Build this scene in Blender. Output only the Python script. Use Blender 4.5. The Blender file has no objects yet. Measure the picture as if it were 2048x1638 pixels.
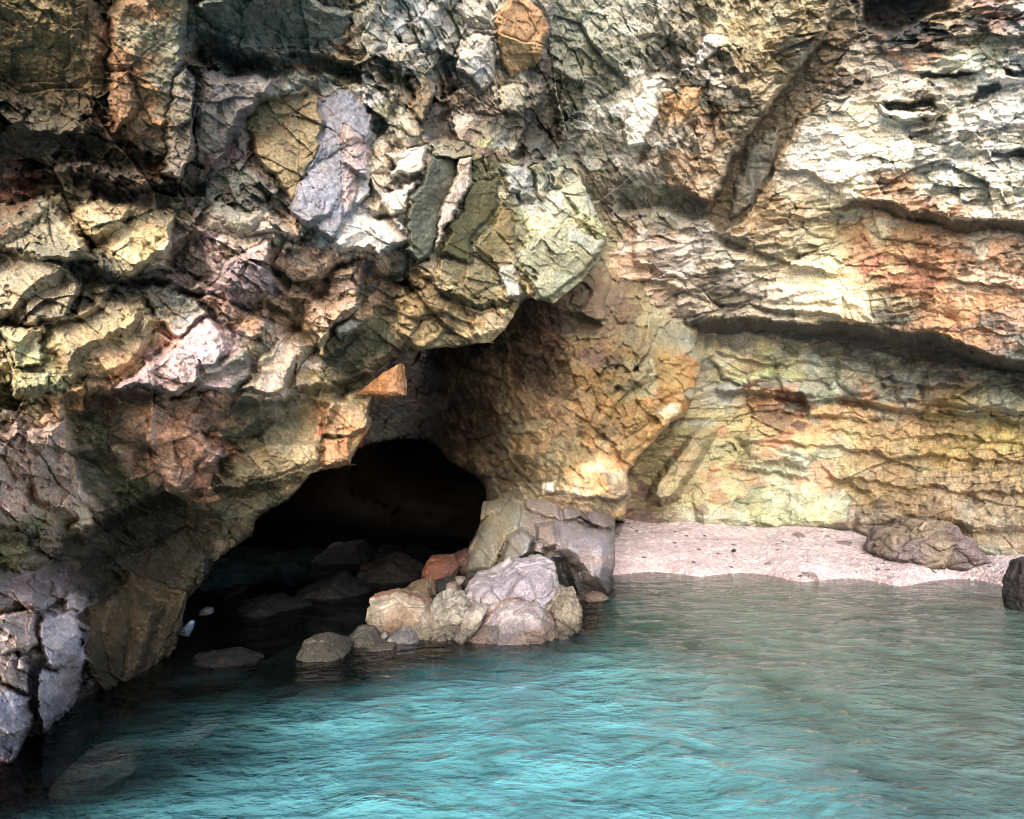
import bpy, math, random
import numpy as np
from math import radians as R

# ------------------------------------------------------------------ camera
F = 1500.0                      # focal length in photo pixels (photo 2048 x 1638)
PITCH = R(5.0)
CAM = np.array([0.0, 0.0, 1.3])
sc = bpy.context.scene
cam = bpy.data.objects.new('camera', bpy.data.cameras.new('camera'))
sc.collection.objects.link(cam)
cam.data.sensor_width = 36.0
cam.data.lens = 36.0 * F / 2048.0
cam.data.clip_start = 0.05; cam.data.clip_end = 2000
cam.location = CAM
cam.rotation_euler = (R(90) + PITCH, 0, 0)
sc.camera = cam
RIGHT = np.array([1.0, 0, 0]); FWD = np.array([0, math.cos(PITCH), math.sin(PITCH)]); UP = np.array([0, -math.sin(PITCH), math.cos(PITCH)])

# ------------------------------------------------------------------ light
SUN_EL, SUN_AZ = 24.0, -5.0      # elevation; degrees to the right of straight behind the camera
world = bpy.data.worlds.new('World'); sc.world = world; world.use_nodes = True
wn = world.node_tree; bg = wn.nodes['Background']
sky = wn.nodes.new('ShaderNodeTexSky'); sky.sky_type = 'NISHITA'; sky.sun_disc = False
sky.sun_elevation = R(SUN_EL); sky.sun_rotation = R(180 - SUN_AZ)
sky.air_density = 1.0; sky.dust_density = 3.0; sky.ozone_density = 1.0
wn.links.new(sky.outputs[0], bg.inputs[0]); bg.inputs[1].default_value = 0.15
sl = bpy.data.lights.new('sun', 'SUN'); sl.energy = 1.05; sl.angle = R(30); sl.color = (1, .985, .96)
sun = bpy.data.objects.new('sun', sl); sc.collection.objects.link(sun)
sun.rotation_euler = (R(90 - SUN_EL), 0, R(SUN_AZ))
sun.location = (6, -10, 9)
sc.view_settings.view_transform = 'Standard'; sc.view_settings.look = 'None'
sc.view_settings.exposure = 1.95; sc.view_settings.gamma = 1.0
sc.render.engine = 'CYCLES'
sc.cycles.max_bounces = 8; sc.cycles.diffuse_bounces = 5; sc.cycles.transparent_max_bounces = 12
sc.cycles.use_denoising = True; sc.cycles.pixel_filter_type = 'BLACKMAN_HARRIS'; sc.cycles.filter_width = .85

# ------------------------------------------------------------------ numeric helpers
def ray(px, py):
    px = np.asarray(px, float); py = np.asarray(py, float)
    return RIGHT * ((px - 1024) / F)[..., None] + UP * ((819 - py) / F)[..., None] + FWD
def at(px, py, d):
    return CAM + ray(px, py) * np.asarray(d, float)[..., None]
def onz(px, py, z=0.0):
    """depth at which the ray through a pixel reaches height z"""
    r = ray(px, py)
    return (z - CAM[2]) / r[..., 2]
def hsh(ix, iy, seed):
    h = (ix.astype(np.int64) * 374761393 + iy.astype(np.int64) * 668265263 + seed * 1442695041) & 0xffffffff
    h = ((h ^ (h >> 13)) * 1274126177) & 0xffffffff
    h = ((h ^ (h >> 16)) * 2246822519) & 0xffffffff
    return ((h ^ (h >> 15)) & 0xffffff) / 16777216.0
def vnoise(x, y, seed):
    ix = np.floor(x); iy = np.floor(y); fx = x - ix; fy = y - iy
    fx = fx * fx * (3 - 2 * fx); fy = fy * fy * (3 - 2 * fy)
    a = hsh(ix, iy, seed); b = hsh(ix + 1, iy, seed); c = hsh(ix, iy + 1, seed); d = hsh(ix + 1, iy + 1, seed)
    return (a + (b - a) * fx) * (1 - fy) + (c + (d - c) * fx) * fy - 0.5
def fbm(x, y, seed, o=4):
    s = 0; a = 1.0
    for i in range(o):
        s = s + a * vnoise(x * 2 ** i + 17.3 * i, y * 2 ** i - 9.1 * i, seed + i); a *= .5
    return s
def vor(x, y, seed):
    ix = np.floor(x); iy = np.floor(y)
    f1 = np.full(x.shape, 9.0); f2 = f1.copy(); cx = np.zeros_like(x); cy = np.zeros_like(x); dx1 = np.zeros_like(x); dy1 = np.zeros_like(x)
    for i in (-1, 0, 1):
        for j in (-1, 0, 1):
            jx = ix + i; jy = iy + j
            dx = x - (jx + .08 + .84 * hsh(jx, jy, seed)); dy = y - (jy + .08 + .84 * hsh(jx, jy, seed + 5))
            d = np.sqrt(dx * dx + dy * dy)
            m = d < f1
            f2 = np.where(m, f1, np.minimum(f2, d)); f1 = np.where(m, d, f1)
            cx = np.where(m, jx, cx); cy = np.where(m, jy, cy); dx1 = np.where(m, dx, dx1); dy1 = np.where(m, dy, dy1)
    return f2 - f1, cx, cy, dx1, dy1
def sstep(a, b, x):
    t = np.clip((x - a) / (b - a), 0, 1); return t * t * (3 - 2 * t)
def lin(h):
    c = np.array([int(h[i:i + 2], 16) for i in (0, 2, 4)]) / 255.0
    return np.where(c <= .04045, c / 12.92, ((c + .055) / 1.055) ** 2.4)
def sdf(X, Y, P):
    """signed distance to a closed polygon, negative inside"""
    P = np.asarray(P, float); n = len(P)
    d = np.full(X.shape, 1e18); ins = np.zeros(X.shape, bool)
    for i in range(n):
        ax, ay = P[i]; bx, by = P[(i + 1) % n]
        ex, ey = bx - ax, by - ay; wx, wy = X - ax, Y - ay
        t = np.clip((wx * ex + wy * ey) / (ex * ex + ey * ey + 1e-9), 0, 1)
        d = np.minimum(d, (wx - ex * t) ** 2 + (wy - ey * t) ** 2)
        if ey != 0:
            c = ((ay <= Y) & (by > Y)) | ((by <= Y) & (ay > Y))
            ins ^= c & (X < ax + (Y - ay) / ey * ex)
    return np.where(ins, -1, 1) * np.sqrt(d)
def rbf(pts, X, Y, coarse=24):
    """smooth surface through scattered (x, y, value) points, evaluated on a coarse grid then interpolated"""
    pts = np.asarray(pts, float); p = pts[:, :2] / 500; v = pts[:, 2:]
    n = len(p)
    def k(d2): return np.where(d2 > 0, d2 * np.log(d2 + 1e-12), 0)
    A = np.zeros((n + 3, n + 3)); D = ((p[:, None] - p[None]) ** 2).sum(-1)
    A[:n, :n] = k(D) + np.eye(n) * 0.02; A[:n, n] = 1; A[:n, n + 1:] = p; A[n, :n] = 1; A[n + 1:, :n] = p.T
    w = np.linalg.solve(A, np.vstack([v, np.zeros((3, v.shape[1]))]))
    x0, x1, y0, y1 = X.min(), X.max(), Y.min(), Y.max()
    nx = max(3, int((x1 - x0) / coarse)); ny = max(3, int((y1 - y0) / coarse))
    gx = np.linspace(x0, x1, nx); gy = np.linspace(y0, y1, ny); GX, GY = np.meshgrid(gx / 500, gy / 500)
    Z = w[n][None, None, :] + GX[..., None] * w[n + 1] + GY[..., None] * w[n + 2]
    for i in range(n):
        Z = Z + k((GX - p[i, 0]) ** 2 + (GY - p[i, 1]) ** 2)[..., None] * w[i]
    u = (X - x0) / (x1 - x0) * (nx - 1); t = (Y - y0) / (y1 - y0) * (ny - 1)
    iu = np.clip(u.astype(int), 0, nx - 2); it = np.clip(t.astype(int), 0, ny - 2); fu = (u - iu)[..., None]; ft = (t - it)[..., None]
    return ((Z[it, iu] * (1 - fu) + Z[it, iu + 1] * fu) * (1 - ft) + (Z[it + 1, iu] * (1 - fu) + Z[it + 1, iu + 1] * fu) * ft)
def bp(s): return [tuple(float(a) for a in t.split(',')) for t in s.split()]
def parse(s):
    return [t.split(',') for t in s.split()]

# ------------------------------------------------------------------ meshes
def grid_mesh(name, P, col, mat, drop=None, rough=None, flip=False):
    ny, nx = P.shape[:2]
    idx = np.arange(ny * nx).reshape(ny, nx)
    q = np.stack([idx[:-1, :-1], idx[1:, :-1], idx[1:, 1:], idx[:-1, 1:]], -1)
    if flip: q = q[..., ::-1]
    if drop is not None:
        dq = drop[:-1, :-1] & drop[1:, :-1] & drop[1:, 1:] & drop[:-1, 1:]
        q = q[~dq]
    q = q.reshape(-1, 4)
    used = np.zeros(ny * nx, bool); used[q.ravel()] = True
    new = np.cumsum(used) - 1; q = new[q]
    V = P.reshape(-1, 3)[used]; C = col.reshape(-1, col.shape[-1])[used]
    return raw_mesh(name, V, q, C, mat)
def raw_mesh(name, V, q, C, mat, smooth=True):
    me = bpy.data.meshes.new(name)
    me.vertices.add(len(V)); me.vertices.foreach_set('co', V.astype(np.float32).ravel())
    me.loops.add(q.size); me.loops.foreach_set('vertex_index', q.astype(np.int32).ravel())
    me.polygons.add(len(q)); me.polygons.foreach_set('loop_start', np.arange(0, q.size, q.shape[1], dtype=np.int32))
    me.polygons.foreach_set('loop_total', np.full(len(q), q.shape[1], np.int32))
    me.polygons.foreach_set('use_smooth', np.full(len(q), smooth))
    me.update(calc_edges=True)
    if C is not None:
        a = me.color_attributes.new('Col', 'FLOAT_COLOR', 'POINT')
        a.data.foreach_set('color', (C if C.shape[1] == 4 else np.hstack([C, np.full((len(C), 1), .7)])).astype(np.float32).ravel())
    me.materials.append(mat)
    o = bpy.data.objects.new(name, me); sc.collection.objects.link(o)
    return o
def tag(o, label=None, cat=None, group=None, kind=None):
    if label: o['label'] = label
    if cat: o['category'] = cat
    if group: o['group'] = group
    if kind: o['kind'] = kind
    return o

# ------------------------------------------------------------------ materials
def rock_mat(name, bump=.5, scale=1.0, rough=(.5, .95), spec=.35, mott=.35):
    m = bpy.data.materials.new(name); m.use_nodes = True; nt = m.node_tree; N = nt.nodes; L = nt.links
    b = N['Principled BSDF']; a = N.new('ShaderNodeAttribute'); a.attribute_name = 'Col'
    tc = N.new('ShaderNodeTexCoord')
    def noise(s, d, r=.6):
        n = N.new('ShaderNodeTexNoise'); n.inputs['Scale'].default_value = s * scale; n.inputs['Detail'].default_value = d
        n.inputs['Roughness'].default_value = r; L.new(tc.outputs['Object'], n.inputs['Vector']); return n
    n1 = noise(17, 8, .78); n2 = noise(42, 4, .8); n3 = noise(5, 5)
    v = N.new('ShaderNodeTexVoronoi'); v.feature = 'DISTANCE_TO_EDGE'; v.inputs['Scale'].default_value = 11 * scale
    mx = N.new('ShaderNodeMix'); mx.data_type = 'VECTOR'; mx.inputs[0].default_value = .12
    L.new(tc.outputs['Object'], mx.inputs[4]); L.new(n3.outputs['Color'], mx.inputs[5]); L.new(mx.outputs[1], v.inputs['Vector'])
    # mineral mottling: multiply the stone colour by a noise between 1-mott and 1+mott
    mr = N.new('ShaderNodeMapRange'); mr.inputs[1].default_value = .3; mr.inputs[2].default_value = .7
    mr.inputs[3].default_value = 1 - mott; mr.inputs[4].default_value = 1 + mott
    L.new(n2.outputs[0], mr.inputs[0])
    vm = N.new('ShaderNodeVectorMath'); vm.operation = 'SCALE'; L.new(a.outputs['Color'], vm.inputs[0]); L.new(mr.outputs[0], vm.inputs['Scale'])
    L.new(vm.outputs[0], b.inputs['Base Color'])
    rr = N.new('ShaderNodeMapRange'); rr.inputs[1].default_value = .35; rr.inputs[2].default_value = .65
    rr.inputs[3].default_value = rough[0]; rr.inputs[4].default_value = rough[1]; L.new(n1.outputs[0], rr.inputs[0]); L.new(rr.outputs[0], b.inputs['Roughness'])
    b.inputs['Specular IOR Level'].default_value = spec
    cr = N.new('ShaderNodeMapRange'); cr.inputs[1].default_value = 0; cr.inputs[2].default_value = .06; cr.inputs[3].default_value = 0; cr.inputs[4].default_value = 0
    L.new(v.outputs['Distance'], cr.inputs[0])
    ad = N.new('ShaderNodeMath'); ad.operation = 'ADD'; L.new(n1.outputs[0], ad.inputs[0]); L.new(cr.outputs[0], ad.inputs[1])
    a2 = N.new('ShaderNodeMath'); a2.operation = 'MULTIPLY_ADD'; a2.inputs[1].default_value = .35; L.new(n2.outputs[0], a2.inputs[0]); L.new(ad.outputs[0], a2.inputs[2])
    bp = N.new('ShaderNodeBump'); bp.inputs['Strength'].default_value = bump; bp.inputs['Distance'].default_value = .05 / scale
    L.new(a2.outputs[0], bp.inputs['Height']); bs = N.new('ShaderNodeMapRange'); bs.inputs[3].default_value = .15 * bump; bs.inputs[4].default_value = bump; L.new(a.outputs['Alpha'], bs.inputs[0]); L.new(bs.outputs[0], bp.inputs['Strength']); L.new(bp.outputs[0], b.inputs['Normal'])
    return m
M_ROCK = rock_mat('cave_rock', 1.0, mott=.6)
M_SMOOTH = rock_mat('weathered_boulder', 1.0, 1.2, rough=(.4, .85), spec=.45, mott=.5)
M_PEB = rock_mat('pebble_shingle', .9, 1.2, rough=(.7, .95), spec=.2, mott=.5)
M_DARK = rock_mat('tunnel_shade_rock', .4, .5, rough=(.8, .98), spec=.03)  # near-black colours used with it carry the tunnel's darkness
M_BED = rock_mat('seabed_sand', .3, 1.0, mott=.15)

# ------------------------------------------------------------------ rock sheets
def blocks(X, Y, ang, ratio, seed, amps, sizes):
    c, s = math.cos(R(ang)), math.sin(R(ang))
    u = X * c - Y * s; v = X * s + Y * c
    d = 0; tint = 0; k = 0
    for sz, am in zip(sizes, amps):
        wu = u + sz * .22 * fbm(X / sz * .9, Y / sz * .9, seed + 31, 3); wv = v + sz * .22 * fbm(X / sz * .9 + 40, Y / sz * .9, seed + 37, 3)
        e, cx, cy, dx, dy = vor(wu / (sz * ratio), wv / sz, seed)
        h = hsh(cx, cy, seed + 2) - .5; tx = hsh(cx, cy, seed + 3) - .5; ty = hsh(cx, cy, seed + 4) - .5
        crack = np.clip(e / .13, 0, 1) ** .6
        d = d + am * (.9 * h + 3.6 * (tx * dx + ty * dy) - (.38 if sz > 50 else 0) * (1 - crack) * (hsh(cx, cy, seed + 6) > .5))
        tint = tint + (hsh(cx, cy, seed + 7) - .5) * (1.0 if k else .6); k += 1
        seed += 11
    return d, tint
def sheet(name, box, step, base, polys, splats, mat, seed, clip=None, curl=2.5, ang=(-8, 60), ratio=(2.6, 2.2), steep=None,
          sizes=(150, 62, 27, 12), amps=(.12, .055, .028, .012), gain=1.0, warp=10, tintamp=.5, extra=None, lip=18, oscale=.6, desat=.22, ledges=(), wetness=1.0, matrix=1.0, polyk=1.0):
    x0, y0, x1, y1 = box
    X, Y = np.meshgrid(np.arange(x0, x1 + 1, step, dtype=float), np.arange(y0, y1 + 1, step, dtype=float))
    WX = X + warp * (fbm(X / 60, Y / 60, seed + 100, 4) * 1.6 + .35 * fbm(X / 9, Y / 9, seed + 120, 2)); WY = Y + warp * (fbm(X / 60, Y / 60, seed + 200, 4) * 1.6 + .35 * fbm(X / 9, Y / 9, seed + 220, 2))
    D = rbf(base, X, Y)[..., 0]
    d1, t1 = blocks(X, Y, ang[0], ratio[0], seed, amps, sizes)
    if steep is not None:
        d2, t2 = blocks(X, Y, ang[1], ratio[1], seed + 500, amps, sizes)
        m = steep(WX, WY); d1 = d1 * (1 - m) + d2 * m; t1 = np.where(m > .5, t2, t1)
    # colour field from mineral patches
    sp = parse(splats)
    CX = X + 30 * fbm(X / 90, Y / 90, seed + 300, 4) * 2; CY = Y + 30 * fbm(X / 90, Y / 90, seed + 320, 4) * 2
    for cs, cj in ((60, 80), (22, 46)):
        _, ca, cb, _, _ = vor((X + 12 * fbm(X / 40, Y / 40, seed + 340, 3)) / (cs * 1.7), (Y + 12 * fbm(X / 40, Y / 40, seed + 350, 3) - .12 * X) / cs, seed + 360)
        CX = CX + (hsh(ca, cb, seed + 361) - .5) * cj * 1.4; CY = CY + (hsh(ca, cb, seed + 362) - .5) * cj
    acc = np.zeros(X.shape + (3,)); W = np.zeros(X.shape)
    for x, y, r, h in sp:
        x = float(x); y = float(y); r = float(r)
        w = np.exp(-((CX - x) ** 2 + (CY - y) ** 2) / (r * r)) + 1e-5 * np.exp(-((CX - x) ** 2 + (CY - y) ** 2) / (6 * r) ** 2) + 1e-12
        acc += w[..., None] * lin(h); W += w
    col = acc / W[..., None] * matrix
    if name == 'cave_overhang': col = col * (1 - .45 * sstep(930, 1010, WY) * sstep(120, 190, WX))[..., None]  # lower slope darkened; shade of its undercut put into the colour
    rough = np.ones(X.shape); off = np.zeros(X.shape)
    for p in polys:
        pts, o, gx, gy, h, soft, rg = p; h0 = bool(h) and h[0] == '!'; h = h.strip('!') if h else h
        P = np.array([[float(a) for a in t.split(',')] for t in pts.split()])
        m0 = P.min(0) - 30; m1 = P.max(0) + 30
        i0 = max(0, int((m0[0] - x0) / step)); i1 = int((m1[0] - x0) / step) + 1; j0 = max(0, int((m0[1] - y0) / step)); j1 = int((m1[1] - y0) / step) + 1
        if i1 <= 0 or j1 <= 0: continue
        sl_ = (slice(j0, j1), slice(i0, i1))
        x = WX[sl_]; y = WY[sl_]
        if x.size == 0: continue
        s = sdf(x, y, P); cx, cy = P.mean(0)
        f = np.clip((-s + soft * .15) / soft, 0, 1) ** .7
        val = o * oscale + gx * (x - cx) / 100 + gy * (y - cy) / 100
        off[sl_] = off[sl_] * (1 - f) + val * f
        groove = np.exp(-(s / 3.0) ** 2) * .035
        off[sl_] -= groove * (o > -.05)
        fc = sstep(3, -3, s)
        rough[sl_] = rough[sl_] * (1 - fc) + rg * fc
        if h:
            fk = sstep(7, -7, s + 9 * fbm(x / 22, y / 22, seed + 400, 3)) * (.62 + .5 * fbm(x / 40, y / 40, seed + 410, 3)).clip(.2, 1)
            if h0: fk = fc
            col[sl_] = col[sl_] * (1 - fk)[..., None] + lin(h) * polyk * fk[..., None]
    # some faces broke clean, others crumbled
    _, fa, fb, _, _ = vor((X + 25 * fbm(X / 90, Y / 90, seed + 510, 3)) / 130, (Y + 25 * fbm(X / 90, Y / 90, seed + 520, 3)) / 80, seed + 530)
    rough = rough * (.22 + 1.05 * hsh(fa, fb, seed + 531) ** .8)
    n_mid = fbm(X / 35, Y / 35, seed + 60, 5)
    disp = off + d1 * (.08 + .92 * rough) + .05 * n_mid * (.3 + .7 * rough)
    for pts, thick, h, dec in ledges:
        q = np.array(bp(pts)); yl = np.interp(WX, q[:, 0], q[:, 1]); sd = WY - yl + 5 * fbm(X / 14, Y / 14, seed + 430, 3)
        ends = sstep(q[0, 0] - 5, q[0, 0] + 60, WX) * sstep(q[-1, 0] + 5, q[-1, 0] - 60, WX)
        disp = disp + ends * h * (.25 * np.exp(-np.maximum(-sd, 0) / 25) * (sd < 0) + (.25 - 1.25 * sstep(0, thick, sd)) * (sd >= 0) * np.exp(-np.maximum(sd - thick, 0) / dec))
    if extra is not None: disp = disp + extra(X, Y, WX, WY)
    # mineral variation by block and by vein
    tv = 1 + tintamp * (t1 * .55) * (.35 + .65 * rough) + .25 * n_mid
    col = col * np.clip(tv, .45, 1.7)[..., None]
    hue = fbm(X / 28, Y / 28, seed + 70, 4)[..., None]
    col = col * (1 + hue * np.array([.20, .02, -.22]))
    col = col * (1 - desat) + col.mean(-1, keepdims=True) * desat
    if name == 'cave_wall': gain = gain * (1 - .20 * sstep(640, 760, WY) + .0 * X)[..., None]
    col = np.clip(col * gain, .0025, .82)
    PX, PY = X.copy(), Y.copy(); dep = D - disp; drop = None
    if clip is not None:
        s = sdf(X + .55 * (WX - X), Y + .55 * (WY - Y), clip)
        k = 5; ss = s.copy()
        gy_, gx_ = np.gradient(ss, step); gn = np.sqrt(gx_ ** 2 + gy_ ** 2) + 1e-6
        so = np.maximum(s, 0)
        PX = X - gx_ / gn * so; PY = Y - gy_ / gn * so
        dep = dep + so * curl / 26 + np.where(s > -lip, ((s + lip) / lip).clip(0, 1) ** 2 * .10, 0)
        drop = s > 28
    V = at(PX, PY, dep)
    wet = sstep(.42, .12, V[..., 2] + .12 * fbm(X / 30, Y / 30, seed + 90, 3)) * wetness
    col = col * (1 - .68 * wet[..., None])
    return grid_mesh(name, V, np.concatenate([col, rough[..., None]], -1), mat, drop)


# ---- the right-hand wall, behind everything
A_BASE = bp("""1300,1045,12.4 1500,1050,12.2 1700,1055,11.6 1950,1110,9.9 2048,1105,9.4 2400,1120,7.6 1300,1200,12.6 1700,1200,12 2048,1200,10 2400,1250,8
1400,900,12 1400,740,11.4 1400,690,11.3 1420,630,10.7 1400,430,9.8 1400,200,8.9 1400,0,8.3 1400,-300,7.6 1700,900,11.2 1700,740,10.7 1700,690,10.6 1700,640,10.1 1700,440,9.6 1700,400,9.3
1700,200,8.8 1700,0,8.3 1700,-300,7.8 2048,900,9.4 2048,745,9.0 2048,700,8.7 2048,450,8.3 2048,200,7.9 2048,0,7.5 2048,-300,7.2 2400,900,8.2 2400,450,7.6 2400,0,7 2400,-300,6.8
1200,1000,12.6 1200,700,11.5 1200,450,9.6 1200,200,8.4 1200,0,7.7 1200,-300,7.2 1000,200,8.2 1000,0,7.4 1000,600,10.5 900,800,24 880,1100,25 900,950,25 1000,1000,18 900,500,13""")
A_SPL = """1150,50,60,a5a68c 1220,130,60,9c9f8a 1180,230,50,62644f 1130,330,60,66645a 1200,300,50,8d8f84 1300,30,60,b9b3a2 1260,90,35,8a7a60 1320,110,38,2f302f 1350,150,30,34352e 1420,60,60,7c6c48 1480,20,60,c9ba90 1560,60,60,a8905c 1620,30,50,c4b08a
1420,130,40,cdc8c2 1520,150,50,a58f66 1300,220,35,f0e6d6 1270,260,30,f2e8e0 1330,250,30,8a6a38 1370,240,30,c08d48 1430,200,40,5c5840 1460,130,35,c8ac80 1400,330,40,a3764a 1340,330,40,d0b8a0 1450,280,40,a49a80 1370,170,35,4a4b3c
1500,220,40,c0a880 1280,320,40,c4c2bc 1200,380,60,7d7c66 1300,395,60,66675c 1380,400,50,6f6d64 1180,440,50,8f8560 1240,470,40,b48a58 1330,480,50,c0aca4 1380,520,40,bcb0a8 1270,540,35,c59a78
1770,20,60,3c4043 1860,20,60,464a4e 1720,90,50,8a7562 1760,150,40,a9a196 1830,120,30,b8784c 1860,140,28,a8683c 1930,20,40,cfae80 2010,30,35,7c3a34 1985,60,35,b98264 1900,150,40,b3c0a4 1935,110,16,6e3028 1940,60,12,84402c 2030,100,60,bfc2c0
1850,230,60,d6d0c0 1950,240,60,e2e2e0 2030,200,50,e2e4ea 1800,220,30,8f8078 1760,240,50,c4b48c 1660,200,50,b6ae9c 1680,280,50,c4b69a 1720,330,70,e4e0da 1850,310,70,e4e2d8 1960,330,70,e0ddc8 2040,330,50,dcd6c8 1620,300,50,b8b4ae 1640,370,50,b5ac88 1560,420,40,c0924e 1600,400,40,c2b494 1620,450,30,8a6038
1500,500,60,bcae98 1560,560,60,c5b390 1450,560,50,b9b1a4 1640,500,50,b9b084 1700,470,50,b8b27e 1770,470,45,c48e4e 1850,470,45,cc9260 1930,480,40,cd8a52 2030,480,50,c9a88c 1840,540,45,b4604a 1800,580,40,c07a4a 1900,560,50,c88a4c 1980,560,45,d2ae8c 2040,560,30,c79c80
1650,590,60,c9bd98 1750,600,50,c9b07c 1850,630,50,c48a48 1950,630,50,c68444 2040,650,40,c09a84 1550,620,50,c4b8a0 1450,610,40,a8947c 1320,590,50,b49a7e 1400,650,40,5d5c58
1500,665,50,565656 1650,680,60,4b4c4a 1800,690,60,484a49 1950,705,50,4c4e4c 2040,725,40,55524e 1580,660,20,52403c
1420,730,40,a9a476 1500,740,30,b6bc62 1460,720,25,b2946c 1560,740,40,a0a592 1650,740,45,9fb4a2 1720,760,45,a2a68c 1800,745,40,9aa2a2 1850,770,40,a4aca0 1900,740,30,b08a6c 1960,780,50,a8b09e 2040,790,50,98a090 1700,790,35,8e9086 1450,790,40,8a9290
1590,795,22,5a2c26 1540,820,40,a07a4c 1500,850,40,b3a058 1650,830,35,c49044 1690,825,25,b4642c 1780,840,50,c0985c 1870,830,40,c09a54 1560,870,35,c86a34 1590,910,40,c87c44 1530,900,35,c8a05e 1450,900,40,a09a60 1650,880,40,bfb06a 1740,900,60,bfa05c 1820,900,50,bda468
1940,860,40,c6ac40 1900,900,35,b89e3e 2030,880,45,c2b044 1960,930,50,bf9a54 2040,950,50,b09658 1850,960,50,a89a66 1760,960,50,b09058 1430,940,25,b4683a 1410,930,20,a4582e 1470,960,40,a9a084 1380,970,40,a7a066 1350,990,40,a89a60
1500,1000,50,a4b072 1440,1010,45,a2a890 1600,960,50,a4ad94 1620,1020,50,b0b888 1550,1030,40,a8ae80 1700,990,40,9a8e88 1760,1020,50,a08a6c 1850,1010,60,a8885c 1950,1010,60,b0926a 2040,1010,60,aa9070 1880,1060,40,9c7c50 1720,1060,50,98866e 1820,1090,50,857a76
1950,1090,40,a4a488 2030,1080,40,a8a890 1330,1020,30,8a7066 1300,1040,30,7c5a50"""  # grey row along the main ledge paints its underside shade
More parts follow.
